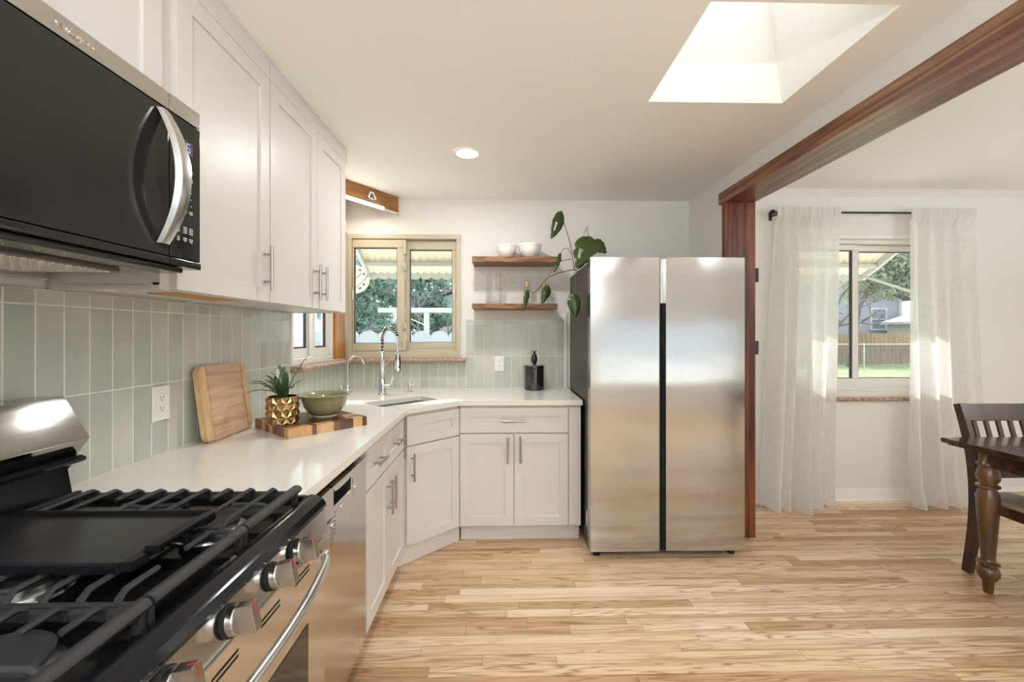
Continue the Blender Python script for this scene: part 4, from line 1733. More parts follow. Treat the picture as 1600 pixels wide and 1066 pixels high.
m = MB()
m.box(QX0 + 0.0028, QX0 + 0.0042, 2.585, 2.612, 0.135, 0.235)
obj('sticker', m, M_PLASTIC, r, label='small white rating sticker')


# ------------------------------------------------------------------ things on the worktop
# leaning cutting board
r = thing('cutting_board', 'rounded pale maple board with bark streak leaning on the tiles', 'cutting board', (-1.135, 1.77, CT))
TL = R(7.5)
cbn = Vector((math.cos(TL), 0, math.sin(TL)))
cbu = Vector((-math.sin(TL), 0, math.cos(TL)))
Mc = frame((-1.148, 1.622, CT + 0.0005), (0, 1, 0.0), cbn, cbu)


def rrect(w_, h_, rad, x0=0.0, z0=0.0, n=7):
    pts = []
    for (cx, cz, a0) in ((x0 + w_ - rad, z0 + h_ - rad, 0), (x0 + rad, z0 + h_ - rad, 90), (x0 + rad, z0 + rad, 180), (x0 + w_ - rad, z0 + rad, 270)):
        for k in range(n + 1):
            a = R(a0 + 90 * k / n)
            pts.append((cx + rad * math.cos(a), cz + rad * math.sin(a)))
    return pts


full = rrect(0.305, 0.298, 0.032)


def strip(lo, hi):
    """slice of the rounded outline between two x values"""
    pts = [p for p in full if lo - 1e-6 <= p[0] <= hi + 1e-6]

    def cut(x):
        zs = []
        for (p, q) in zip(full, full[1:] + full[:1]):
            if (p[0] - x) * (q[0] - x) < 0:
                zs.append(p[1] + (q[1] - p[1]) * (x - p[0]) / (q[0] - p[0]))
        return zs
    for x in (lo, hi):
        for z in cut(x):
            pts.append((x, z))
    c = (sum(p[0] for p in pts) / len(pts), sum(p[1] for p in pts) / len(pts))
    pts = sorted(set(pts), key=lambda p: math.atan2(p[1] - c[1], p[0] - c[0]))
    return pts


for (a, b, mat, nm) in ((0.048, 0.262, M_BOARD, 'panel'), (-0.01, 0.048, M_BOARDE, 'end_strip'), (0.262, 0.40, M_BOARDE, 'end_strip')):
    m = MB()
    m.prism(strip(a, b), 0.0, 0.024, 'Y', 0.003 if nm == 'panel' else 0.005, M=Mc)
    obj(nm, m, mat, r)
m = MB()
rk = random.Random(5)
for k in range(9):
    z = 0.055 + 0.02 * k + rk.uniform(-.004, .004)
    x = 0.268 - 0.0022 * k + rk.uniform(-.003, .003)
    m.box(x - 0.0016, x + 0.0014, 0.0238, 0.0243, z, z + rk.uniform(0.008, 0.018), M=Mc)
obj('bark_streak', m, M_LIVE, r)

# end-grain block
BL, BF, BR_ = Vector((-1.120, 1.925, 0)), Vector((-0.858, 1.700, 0)), Vector((-0.630, 1.962, 0))
bu, bv = (BR_ - BF), (BL - BF)
lu, lv = bu.length, bv.length
bu.normalize()
bv.normalize()
Mk = Matrix.Identity(4)
for i in range(3):
    Mk[i][0], Mk[i][1], Mk[i][2], Mk[i][3] = bu[i], bv[i], (0, 0, 1)[i], (BF + Vector((0, 0, CT + 0.0005)))[i]
m = MB()
rk = random.Random(19)
rows = 9
for j in range(rows):
    v0, v1 = lv * j / rows, lv * (j + 1) / rows
    u_ = 0
    while u_ < lu - 1e-4:
        L = rk.choice([0.02, 0.03, 0.045, 0.06, 0.075])
        u1 = min(u_ + L, lu)
        if lu - u1 < 0.015:
            u1 = lu
        m.box(u_, u1, v0, v1, 0, 0.040, M=Mk)
        u_ = u1
obj('chopping_block', m, M_BLOCK, None, 'dark and light end-grain chopping block lying flat on the worktop', 'chopping block', smooth=False)
TB = CT + 0.041

# fern in a gold faceted pot
pc = Vector((-0.945, 1.825, TB))
r = thing('potted_fern', 'small fern in a faceted gold pot on the chopping block', 'potted plant', pc)
bm = bmesh.new()
NS, NZ, PR, PH = 11, 4, 0.061, 0.115
gridv = []
for j in range(NZ + 1):
    row = []
    for k in range(NS):
        a = 2 * PI * (k + 0.5 * (j % 2)) / NS
        row.append(bm.verts.new((pc.x + PR * math.cos(a), pc.y + PR * math.sin(a), pc.z + PH * j / NZ)))
    gridv.append(row)


def pyr(a, b, c):
    cen = (a.co + b.co + c.co) / 3
    q = bm.verts.new(cen + Vector((cen.x - pc.x, cen.y - pc.y, 0)).normalized() * 0.0065)
    bm.faces.new((a, b, q))
    bm.faces.new((b, c, q))
    bm.faces.new((c, a, q))


for j in range(NZ):
    A, B = gridv[j], gridv[j + 1]
    for k in range(NS):
        k2 = (k + 1) % NS
        if j % 2 == 0:
            pyr(A[k], A[k2], B[k])
            pyr(A[k2], B[k2], B[k])
        else:
            pyr(A[k], B[k2], B[k])
            pyr(A[k], A[k2], B[k2])
inner = [bm.verts.new((pc.x + (PR - .005) * math.cos(2 * PI * k / NS), pc.y + (PR - .005) * math.sin(2 * PI * k / NS), pc.z + PH)) for k in range(NS)]
inl = [bm.verts.new((v.co.x, v.co.y, pc.z + PH - 0.02)) for v in inner]
for k in range(NS):
    k2 = (k + 1) % NS
    bm.faces.new((gridv[NZ][k], gridv[NZ][k2], inner[k2], inner[k]))
    bm.faces.new((inner[k], inner[k2], inl[k2], inl[k]))
bm.faces.new(gridv[0])
obj('pot', bm, M_GOLD, r, ang=5)
obj('soil', MB().lathe([(0, 0.008), (PR - 0.006, 0)], (pc.x, pc.y, pc.z + PH - 0.016), 20), M_SOIL, r)


def frond(base, dirx, length, lift, droop, seed):
    rk = random.Random(seed)
    m = MB()
    pts = []
    n = 16
    d = Vector(dirx).normalized()
    for k in range(n + 1):
        f = k / n
        pts.append(Vector(base) + d * length * f + Vector((0, 0, lift * (f ** 0.8) - droop * f ** 2.2)))
    m.tube(pts, [0.0013 * (1 - .6 * k / n) for k in range(n + 1)], 5)
    side = d.cross(Vector((0, 0, 1))).normalized()
    for k in range(2, n + 1):
        for q in (0, 0.5):
            f = (k - q) / n
            i = min(int(f * n), n - 1)
            p = pts[i].lerp(pts[i + 1], f * n - i)
            tg = (pts[i + 1] - pts[i]).normalized()
            ln = 0.0125 * math.sin(PI * min(1, 0.22 + 0.78 * f)) ** 0.6 + 0.004
            for s in (-1, 1):
                e = p + (side * s * 0.9 + tg * 0.45 + Vector((0, 0, rk.uniform(-.2, .25)))).normalized() * ln
                mid = p.lerp(e, 0.5)
                wv = tg * 0.0030
                m.quad(p, mid - wv, e, mid + wv)
    return m


fb = pc + Vector((0, 0, PH - 0.012))
rk = random.Random(21)
# (azimuth deg, length, lift, droop): long ones first as in the photograph
fr_list = [(200, 0.115, 0.125, 0.055), (215, 0.135, 0.10, 0.065), (188, 0.125, 0.135, 0.06), (35, 0.085, 0.205, 0.03), (20, 0.085, 0.11, 0.03), (95, 0.06, 0.15, 0.02), (250, 0.07, 0.14, 0.03), (300, 0.06, 0.09, 0.03), (340, 0.07, 0.09, 0.04), (150, 0.06, 0.16, 0.02), (120, 0.05, 0.13, 0.02), (60, 0.05, 0.10, 0.03), (270, 0.045, 0.12, 0.02), (225, 0.06, 0.15, 0.03), (10, 0.05, 0.08, 0.03), (175, 0.07, 0.11, 0.03), (320, 0.04, 0.12, 0.01), (80, 0.04, 0.09, 0.02), (205, 0.05, 0.09, 0.03), (240, 0.05, 0.08, 0.03)]
for i, (az, L, li, dr_) in enumerate(fr_list):
    b = fb + Vector((rk.uniform(-.018, .018), rk.uniform(-.018, .018), 0))
    obj('frond', frond(b, (math.cos(R(az)), math.sin(R(az)), 0), L, li, dr_, i), M_FERN, r, recalc=False, smooth=False)

# stoneware bowl
r = thing('serving_bowl', 'sage green stoneware bowl on the chopping block', 'bowl', (-0.828, 1.975, TB))
bc = (-0.828, 1.975, TB)
m = MB()
m.lathe([(0.048, 0.006), (0.066, 0.016), (0.088, 0.045), (0.100, 0.075), (0.108, 0.093), (0.119, 0.100), (0.1205, 0.104), (0.117, 0.1055), (0.106, 0.101), (0.097, 0.085), (0.085, 0.05), (0.06, 0.02), (0.03, 0.011), (0, 0.009)], bc, 48)
obj('body', m, M_BOWL, r, ang=60)
obj('foot_ring', MB().lathe([(0, 0.0), (0.050, 0.0), (0.052, 0.004), (0.050, 0.009), (0, 0.009)], bc, 36), M_FOOT, r)

# black canister with a pineapple knob
kc = (0.243, 3.185, CT)
r = thing('canister', 'glossy black ceramic canister with a pineapple-shaped lid knob', 'canister', kc)
m = MB()
m.lathe([(0, 0.0), (0.074, 0.0), (0.077, 0.004), (0.077, 0.165), (0.074, 0.168), (0.0, 0.168)], kc, 40)
obj('jar', m, M_BLKCER, r)
m = MB()
m.lathe([(0, 0.169), (0.077, 0.169), (0.0785, 0.174), (0.0785, 0.182), (0.075, 0.187), (0.02, 0.189), (0, 0.189)], kc, 40)
lid = obj('lid', m, M_BLKCER, r)
m = MB()
m.lathe([(0.013, 0.189), (0.011, 0.196), (0.017, 0.205), (0.0235, 0.222), (0.024, 0.238), (0.019, 0.258), (0.012, 0.270), (0.008, 0.276), (0.0, 0.277)], kc, 14, sq=lambda a, z: 1 + 0.06 * math.cos(7 * a + z * 300))
for k in range(7):
    a = 2 * PI * k / 7
    p = Vector((kc[0], kc[1], kc[2] + 0.272))
    o2 = Vector((math.cos(a), math.sin(a), 0))
    m.tube([p, p + o2 * 0.006 + Vector((0, 0, 0.012)), p + o2 * 0.019 + Vector((0, 0, 0.024))], [0.005, 0.0045, 0.001], 6)
obj('pineapple_knob', m, plain('matte_black_ceramic', (0.012, 0.012, 0.012, 1), 0.35), lid)


# outlets
def outlet(label, M):
    o = M.translation
    r = thing('outlet', label, 'outlet', (o.x, o.y, o.z - 0.06))
    m = MB()
    m.box(-0.0375, 0.0375, 0, 0.006, -0.06, 0.06, 0.003, M=M)
    obj('cover_plate', m, M_PLASTIC, r)
    m = MB()
    m.box(-0.0175, 0.0175, 0.005, 0.0078, -0.034, 0.034, 0.0015, M=M)
    f = obj('receptacle', m, M_PLASTIC, r)
    m = MB()
    for s in (-1, 1):
        z = s * 0.018
        m.box(-0.0078, -0.0054, 0.0075, 0.0081, z - 0.001, z + 0.008, M=M)
        m.box(0.0054, 0.0078, 0.0075, 0.0081, z - 0.001, z + 0.006, M=M)
        m.cyl((0, 0.0075, z - 0.007), (0, 0.0081, z - 0.007), 0.0024, seg=10, M=M)
    obj('slots', m, M_GREYPRINT, f)
    m = MB()
    for s in (-1, 1):
        m.cyl((0, 0.0055, s * 0.048), (0, 0.0068, s * 0.048), 0.003, seg=10, M=M)
    obj('screw', m, M_PLASTIC, r)


outlet('white wall outlet on tiles between range and cutting board', frame((XL + 0.010, 1.497, 1.094), (0, 1, 0), (1, 0, 0)))
outlet('white wall outlet on tiles just behind the fern', frame((XL + 0.010, 2.285, 1.090), (0, 1, 0), (1, 0, 0)))
outlet('white wall outlet on back tiles left of the black canister', frame((-0.025, YB - 0.010, 1.106), (1, 0, 0), (0, -1, 0)))


# ------------------------------------------------------------------ floating shelves and what stands on them
def shelf(label, z0, z1):
    m = MB()
    m.box(-0.222, 0.405, 3.062, YB - 0.001, z0, z1, 0.003)
    obj('floating_shelf', m, M_SHELF, None, label, 'shelf')


shelf('upper dark wood floating shelf carrying two white bowls', 1.864, 1.905)
shelf('lower dark wood floating shelf carrying the glass pitcher', 1.522, 1.559)


def bowl_mesh(rad, h):
    m = MB()
    p = [(0, 0.0), (0.42, 0.0), (0.45, 0.04), (0.70, 0.22), (0.90, 0.52), (0.95, 0.78), (0.955, 0.84), (1.0, 0.85), (1.0, 0.98), (0.985, 1.0), (0.95, 0.99), (0.90, 0.80), (0.84, 0.52), (0.62, 0.24), (0.3, 0.08), (0, 0.06)]
    m.lathe([(a * rad, b * h) for a, b in p], (0, 0, 0), 40)
    return m


for lab, x, rad, h in (('smaller white ceramic bowl on the left of the upper shelf', 0.033, 0.077, 0.102), ('larger rimmed white bowl on the upper shelf near the plant', 0.208, 0.090, 0.108)):
    m = bowl_mesh(rad, h)
    bmesh.ops.translate(m.bm, vec=(x, 3.175, 1.9055), verts=m.bm.verts)
    obj('bowl', m, M_CERAMIC, None, lab, 'bowl', group='white bowls on the upper shelf', ang=50)

# pitcher
pp = Vector((-0.066, 3.17, 1.5595))
r = thing('pitcher', 'clear glass pitcher on the lower shelf', 'pitcher', pp)
m = MB()
m.lathe([(0, 0.0), (0.055, 0.0), (0.060, 0.006), (0.061, 0.10), (0.058, 0.17), (0.061, 0.236), (0.060, 0.240), (0.0575, 0.237), (0.0545, 0.17), (0.0575, 0.10), (0.0565, 0.016), (0.05, 0.012), (0, 0.012)], pp, 36,
        sq=lambda a, z: 1 + (0.22 * max(0, math.cos(a - PI)) ** 10 * max(0, (z - 0.19) / 0.05)))
obj('body', m, M_GLASS, r, ang=60)
hpts = [pp + Vector((0.056, 0, 0.205)), pp + Vector((0.085, 0, 0.215)), pp + Vector((0.108, 0, 0.195)), pp + Vector((0.112, 0, 0.16)), pp + Vector((0.10, 0, 0.11)), pp + Vector((0.080, 0, 0.075)), pp + Vector((0.060, 0, 0.06))]
obj('handle', MB().tube(hpts, 0.007, 10), M_GLASS, r)


def bottle(label, c):
    r = thing('glass_bottle', label, 'bottle', c, group='stoppered glass bottles on the lower shelf')
    m = MB()
    m.lathe([(0, 0), (0.030, 0), (0.034, 0.004), (0.034, 0.09), (0.031, 0.108), (0.022, 0.128), (0.019, 0.140), (0.019, 0.156), (0.022, 0.160), (0.022, 0.168), (0.016, 0.168), (0.016, 0.140), (0.020, 0.126), (0.028, 0.106), (0.031, 0.09), (0.031, 0.010), (0, 0.008)], c, 28)
    obj('body', m, M_GLASS, r, ang=60)
    m = MB()
    m.lathe([(0, 0.135), (0.0135, 0.135), (0.0155, 0.170), (0.0155, 0.178), (0, 0.178)], c, 18)
    obj('cork', m, M_CORK, r)
    m = MB()
    m.lathe([(0, 0.1785), (0.010, 0.1785), (0.020, 0.187), (0.024, 0.199), (0.021, 0.203), (0.015, 0.195), (0, 0.190)], c, 20)
    obj('stopper', m, M_GLASS, r)


bottle('corked glass bottle beside the pitcher with the plant stem crossing it', (0.190, 3.19, 1.5595))
bottle('corked glass bottle at the right end of the lower shelf', (0.318, 3.19, 1.5595))

# trailing monstera: a pot behind the fridge edge is hidden, the vine runs over the fridge top to the shelf
r = thing('monstera', 'trailing monstera vine reaching from the fridge top to the lower shelf', 'plant', (0.50, 3.00, 1.776))


def smooth_path(pts, n=6):
    out_ = []
    P = [pts[0]] + list(pts) + [pts[-1]]
    for i in range(1, len(P) - 2):
        for k in range(n):
            t = k / n
            a, b, c, d_ = P[i - 1], P[i], P[i + 1], P[i + 2]
            out_.append(0.5 * ((2 * b) + (c - a) * t + (2 * a - 5 * b + 4 * c - d_) * t * t + (3 * b - a - 3 * c + d_) * t ** 3))
    out_.append(pts[-1])
    return out_


node = V((0.508, 2.960, 1.795))
stems = [
    ([V((0.204, 3.040, 1.644)), V((0.236, 3.030, 1.643)), V((0.282, 3.020, 1.688)), V((0.322, 3.010, 1.738)), V((0.398, 2.990, 1.772)), node], 0.0042),
    ([V((0.332, 3.010, 1.752)), V((0.389, 2.990, 1.841)), V((0.441, 2.970, 1.860)), V((0.490, 2.960, 1.868))], 0.0028),
    ([node, V((0.499, 2.960, 1.868)), V((0.482, 2.970, 1.983)), V((0.452, 2.980, 2.090)), V((0.435, 2.990, 2.152))], 0.0030),
    ([V((0.490, 2.960, 1.904)), V((0.458, 2.960, 1.945)), V((0.421, 2.960, 1.926)), V((0.408, 2.960, 1.894))], 0.0022),
    ([V((0.561, 2.950, 1.966)), V((0.574, 2.950, 2.033)), V((0.597, 2.950, 2.092)), V((0.599, 2.940, 2.058)), V((0.606, 2.930, 1.998))], 0.0024),
    ([node, V((0.489, 2.800, 1.689)), V((0.467, 2.720, 1.587))], 0.0022),
    ([node, V((0.520, 2.950, 1.834)), V((0.552, 2.950, 1.871)), V((0.561, 2.950, 1.966))], 0.0032),
    ([node, V((0.535, 2.960, 1.782)), Vector((node.x + 0.06, 2.98, 1.785)), Vector((node.x + 0.14, 3.05, 1.784))], 0.0042),
]
for P, rad in stems:
    obj('stem', MB().tube(smooth_path(P), rad, 7), M_STEM, r)


def leaf(base, tip, width, normal, lobes=0, hole=False, droop=0.012):
    base, tip = Vector(base), Vector(tip)
    ax_ = tip - base
    L = ax_.length
    ax_.normalize()
    nrm_ = Vector(normal)
    nrm_ = (nrm_ - ax_ * nrm_.dot(ax_)).normalized()
    sd = ax_.cross(nrm_)
    bm = bmesh.new()
    n, mcol = 16, 6
    rows_ = []
    for i in range(n + 1):
        f = i / n
        wv = width * (math.sin(PI * f ** 0.62) ** 0.75) * (1 - 0.12 * f) if 0 < f < 1 else 0.0015
        back = -0.16 * L * (1 - f) ** 6       # heart-shaped lobes behind the stalk
        row = []
        for j in range(-mcol, mcol + 1):
            s = j / mcol
            notch = 1.0
            if lobes and 0.25 < f < 0.9 and abs(s) > 0.55:
                notch = 1 - 0.22 * max(0, math.sin(f * PI * lobes * 2)) * (abs(s) - 0.55) / 0.45
            p = base + ax_ * (L * f + back * abs(s)) + sd * (wv * s * notch) - nrm_ * (droop * (s * s) + droop * 1.6 * f * f) + nrm_ * 0.0035 * math.sin(f * 22 + abs(s) * 3) * abs(s)
            row.append(bm.verts.new(p))
        rows_.append(row)
    for i in range(n):
        for j in range(2 * mcol):
            if hole and j in (mcol + 1, mcol + 2) and 6 <= i <= 10:
                continue
            bm.faces.new((rows_[i][j], rows_[i][j + 1], rows_[i + 1][j + 1], rows_[i + 1][j]))
    # give the blade a little thickness
    bmesh.ops.recalc_face_normals(bm, faces=bm.faces)
    bmesh.ops.solidify(bm, geom=bm.faces[:], thickness=0.0008)
    return bm


leaves = [
    (V((0.426, 2.990, 2.193)), V((0.360, 2.940, 2.012)), 0.050, (0.55, -0.8, 0.2), 0, True),
    (V((0.611, 2.930, 1.998)), V((0.523, 2.890, 1.798)), 0.088, (0.1, -0.95, 0.4), 3, True),
    (V((0.645, 2.935, 1.988)), V((0.735, 2.915, 1.920)), 0.056, (0.1, -0.9, 0.30), 0, False),
    (V((0.417, 2.960, 1.894)), V((0.386, 2.930, 1.772)), 0.026, (0.7, -0.7, 0.0), 2, False),
    (V((0.462, 2.720, 1.587)), V((0.474, 2.690, 1.448)), 0.046, (-0.15, -0.95, 0.15), 0, False),
    (V((0.330, 3.000, 1.672)), V((0.295, 2.970, 1.555)), 0.036, (0.35, -0.9, 0.1), 0, False),
    (V((0.190, 3.030, 1.643)), V((0.164, 2.990, 1.501)), 0.026, (0.55, -0.8, 0.0), 2, False),
]
for b, t_, wd_, nm_, lb, hl in leaves:
    obj('leaf', leaf(b, t_, wd_, nm_, lb, hl), M_LEAF, r, ang=60)

# ------------------------------------------------------------------ corner valance and its lamp
v0, v1 = Vector((-1.205, 2.668, 0)), Vector((-0.800, 3.255, 0))
vu = (v1 - v0).normalized()
vn = Vector((vu.y, -vu.x, 0))
Lv = (v1 - v0).length
Mv = frame((v0.x, v0.y, 0), vu, vn)
r = thing('valance', 'varnished wooden valance board across the corner above the window', 'valance', (-1.0, 2.96, 2.262))
obj('board', MB().box(0.004, Lv, -0.018, 0, 2.268, ZC - 0.002, 0.002, M=Mv), M_VALANCE, r)
obj('lower_edge', MB().box(0.004, Lv, -0.020, 0.003, 2.262, 2.270, 0.001, M=Mv), M_TRIM, r)
obj('end_return', MB().box(Lv - 0.004, Lv + 0.002, -0.018, 0.002, 2.25, ZC - 0.002, 0.001, M=Mv), M_FOOT, r)
m = MB()
uc = 0.455
for s in (-1, 1):
    m.tube([(uc + s * 0.012, 0.010, 2.352), (uc + s * 0.030, 0.014, 2.312)], [0.006, 0.007], 8, M=Mv)
m.tube([(uc - 0.014, 0.010, 2.354), (uc + 0.014, 0.010, 2.354)], 0.006, 8, M=Mv)
obj('bracket_arms', m, M_PLASTIC, r)
m = MB()
m.tube([(uc - 0.014, 0.006, 2.34), (uc - 0.022, 0.010, 2.308), (uc + 0.022, 0.010, 2.308), (uc + 0.014, 0.006, 2.34)], 0.003, 6, closed=True, M=Mv)
m.sphere((uc, 0.01, 2.318), 0.010, M=Mv)
m.box(uc - 0.04, uc + 0.04, 0, 0.008, 2.292, 2.302, 0.002, M=Mv)
m.tube([(uc + 0.02, 0.006, 2.30), (uc + 0.06, 0.006, 2.285), (uc + 0.075, 0.004, 2.270)], 0.003, 6, M=Mv)
obj('bracket', m, M_NICKEL, r)
r = thing('strip_lamp', 'glowing white tube lamp under the corner valance', 'lamp', (-1.02, 2.98, 2.24))
m = MB()
m.tube([Mv @ V((0.06, 0.020, 2.262)), Mv @ V((Lv - 0.17, 0.020, 2.262))], 0.0125, 14)
obj('tube', m, M_TUBE, r)
m = MB()
for uu in (0.05, Lv - 0.168):
    m.tube([Mv @ V((uu, 0.020, 2.262)), Mv @ V((uu + 0.010, 0.020, 2.262))], 0.0132, 14)
m.box(0.05, Lv - 0.158, 0.0035, 0.012, 2.270, 2.276, 0.001, M=Mv)
obj('socket', m, M_PLASTIC, r)
o = light('strip_light', 'AREA', tuple(Mv @ V((Lv * .4, -0.06, 2.25))), 2.2, (1.0, 0.90, 0.72), 0.5, 0.04, (0, 0, math.atan2(vu.y, vu.x)))

# ------------------------------------------------------------------ recessed ceiling lights
def downlight(x, y, z, label, grp=None, power=8):
    r = thing('recessed_light', label, 'ceiling light', (x, y, z - 0.006), group=grp)
    obj('trim_ring', MB().lathe([(0.064, 0.004), (0.064, 0.0), (0.078, -0.002), (0.084, 0.0055)], (x, y, z - 0.006), 36), M_TRIM, r)
    obj('diffuser', MB().lathe([(0, 0.001), (0.064, 0.001), (0.064, 0.005), (0, 0.005)], (x, y, z - 0.006), 36), M_LAMP, r)
    light('downlight_lamp', 'AREA', (x, y, z - 0.012), power, (0.97, 0.98, 1.0), 0.13, None, (0, 0, 0), 'DISK')


downlight(-0.205, 2.447, ZC, 'round recessed ceiling light in front of the sink', None, 9.0)
for x, y in ((-0.05, 0.75), (0.5, -0.6), (-0.1, -1.2)):  # out of view, added to light the near kitchen
    downlight(x, y, ZC, 'unseen recessed ceiling light added over the near end of the kitchen', 'added recessed lights over the near end of the kitchen', 3.5)
for x, y in ((2.6, 0.4), (3.9, 0.4), (3.2, -1.4)):  # unseen fixtures, added for more light in the dining area
    downlight(x, y, ZD, 'unseen recessed ceiling light added above the dining table end', 'added recessed lights over the dining area', 4)


# ------------------------------------------------------------------ curtains
RYC = YB - 0.085
RZ = 2.285
r = thing('curtain_rod', 'thin black curtain rod with round finials over the dining window', 'curtain rod', (2.9, RYC, RZ))
obj('rod', MB().cyl((2.10, RYC, RZ), (3.70, RYC, RZ), 0.0085, seg=14), M_BLACK, r)
for xx in (2.10, 3.70):
    m = MB()
    m.sphere((xx, RYC, RZ), 0.019, seg=16)
    obj('finial', m, M_BLACK, r)
for xx in (2.135, 3.655):
    m = MB()
    m.box(xx - 0.006, xx + 0.006, RYC, YB - 0.001, RZ - 0.022, RZ - 0.010, 0.002)
    m.box(xx - 0.012, xx + 0.012, YB - 0.006, YB - 0.0005, RZ - 0.045, RZ + 0.02, 0.002)
    obj('bracket', m, M_BLACK, r)


def curtain(label, tx0, tx1, bx0, bx1, folds, seed, lean):
    rk = random.Random(seed)
    bm = bmesh.new()
    nu, nv = 150, 60
    ph = [rk.uniform(0, 6.28) for _ in range(4)]
    rows_ = []
    z_top = RZ + 0.035
    for j in range(nv + 1):
        v = j / nv
        row = []
        for i in range(nu + 1):
            u = i / nu
            x0 = tx0 + (bx0 - tx0) * v ** 1.3
            x1 = tx1 + (bx1 - tx1) * v ** 1.3
            uu = u + 0.018 * math.sin(5 * u + ph[0] + 1.2 * v)
            x = x0 + (x1 - x0) * uu
            head = max(0, 1 - v * 9)
            amp = (0.012 + 0.034 * min(1, v * 1.8)) * (1 + 0.35 * math.sin(3.1 * u + ph[1]))
            y = amp * math.sin(2 * PI * folds * u + ph[1] + 0.7 * math.sin(2.2 * v + ph[2]))
            y += 0.5 * amp * math.sin(2 * PI * folds * 0.47 * u + ph[3] + v)
            y += head * 0.007 * math.sin(2 * PI * folds * 3.4 * u + ph[0])
            # rod pocket: cloth goes round the front of the rod
            if v < 0.035:
                y = 0.35 * y - 0.014
            fl = max(0, (v - 0.93) / 0.07)
            y = RYC - 0.012 + y - lean * v ** 2 - fl * 0.03 * (0.6 + 0.4 * math.sin(9 * u + ph[2]))
            z = z_top - (z_top - 0.004) * v
            z += 0.02 * (1 - abs(2 * u - 1)) * 0 + (0.012 * math.sin(7 * u + ph[3]) + 0.012) * fl * 0.8
            row.append(bm.verts.new((x, y, z)))
        rows_.append(row)
    for j in range(nv):
        for i in range(nu):
            bm.faces.new((rows_[j][i], rows_[j][i + 1], rows_[j + 1][i + 1], rows_[j + 1][i]))
    r = thing('curtain', label, 'curtain', ((bx0 + bx1) / 2, RYC - lean, 0.0), group=None)
    # heading: the doubled band of the rod pocket
    hb = bmesh.new()
    hr = []
    for j in range(0, 3):
        hr.append([hb.verts.new(v_.co + Vector((0, -0.004, 0))) for v_ in rows_[j]])
    for j in range(2):
        for i in range(nu):
            hb.faces.new((hr[j][i], hr[j][i + 1], hr[j + 1][i + 1], hr[j + 1][i]))
    obj('panel', bm, M_SHEER, r, ang=180)
    obj('heading', hb, M_SHEER, r, ang=180)
    return r


curtain('left white sheer curtain next to the dark wood post', 2.118, 2.615, 1.955, 2.500, 4.6, 4, 0.07)
curtain('right white sheer curtain nearest the dark dining chair', 3.175, 3.685, 3.150, 3.705, 4.1, 9, 0.07)

# ------------------------------------------------------------------ dining table and chair
TX, TY, TZ = 2.405, 2.25, 0.77
r = thing('dining_table', 'dark brown dining table with turned legs at the right edge', 'table', (3.0, 1.5, 0))
m = MB()
m.box(TX, TX + 1.10, 0.55, TY, TZ - 0.026, TZ, 0.006, 3)
m.box(TX + 0.02, TX + 1.08, 0.57, TY - 0.02, TZ - 0.036, TZ - 0.026, 0.003)
obj('tabletop', m, M_DARKWOOD, r)
m = MB()
a0, a1, b0, b1 = TX + 0.075, TX + 1.025, 0.64, TY - 0.09
m.box(a0, a1, b1 - 0.022, b1, TZ - 0.115, TZ - 0.036, 0.002)
m.box(a0, a1, b0, b0 + 0.022, TZ - 0.115, TZ - 0.036, 0.002)
m.box(a0, a0 + 0.022, b0 + 0.022, b1 - 0.022, TZ - 0.115, TZ - 0.036, 0.002)
m.box(a1 - 0.022, a1, b0 + 0.022, b1 - 0.022, TZ - 0.115, TZ - 0.036, 0.002)
obj('apron', m, M_DARKWOOD, r)
LEG = [(0, 0.0), (0.017, 0.0), (0.020, 0.012), (0.023, 0.062), (0.032, 0.072), (0.043, 0.092), (0.0455, 0.112), (0.040, 0.132), (0.028, 0.142), (0.030, 0.146), (0.044, 0.152), (0.044, 0.160), (0.030, 0.168), (0.027, 0.180), (0.032, 0.26), (0.041, 0.40), (0.045, 0.47), (0.042, 0.515), (0.034, 0.535), (0.033, 0.541), (0.045, 0.547), (0.046, 0.556), (0.034, 0.563), (0.033, 0.569), (0.043, 0.585), (0.0455, 0.605), (0.040, 0.628), (0.033, 0.648), (0.034, 0.654), (0.045, 0.661), (0.045, 0.670), (0.036, 0.678), (0.036, 0.733)]
for lx, ly in ((TX + 0.105, TY - 0.14), (TX + 0.995, TY - 0.14), (TX + 0.105, 0.68), (TX + 0.995, 0.68)):
    m = MB()
    m.lathe(LEG, (lx, ly, 0), 32)
    obj('leg', m, M_LEGWOOD, r, ang=50)

cxl, cxr = 2.598, 3.028
r = thing('dining_chair', 'dark wooden slat-back chair tucked in behind the dining table', 'chair', ((cxl + cxr) / 2, 2.15, 0))


def post_pts(x):
    return [(x, 2.300, 0.0), (x, 2.284, 0.12), (x, 2.266, 0.27), (x, 2.258, 0.42), (x, 2.264, 0.55), (x, 2.284, 0.70), (x, 2.322, 0.86), (x, 2.345, 0.937)]


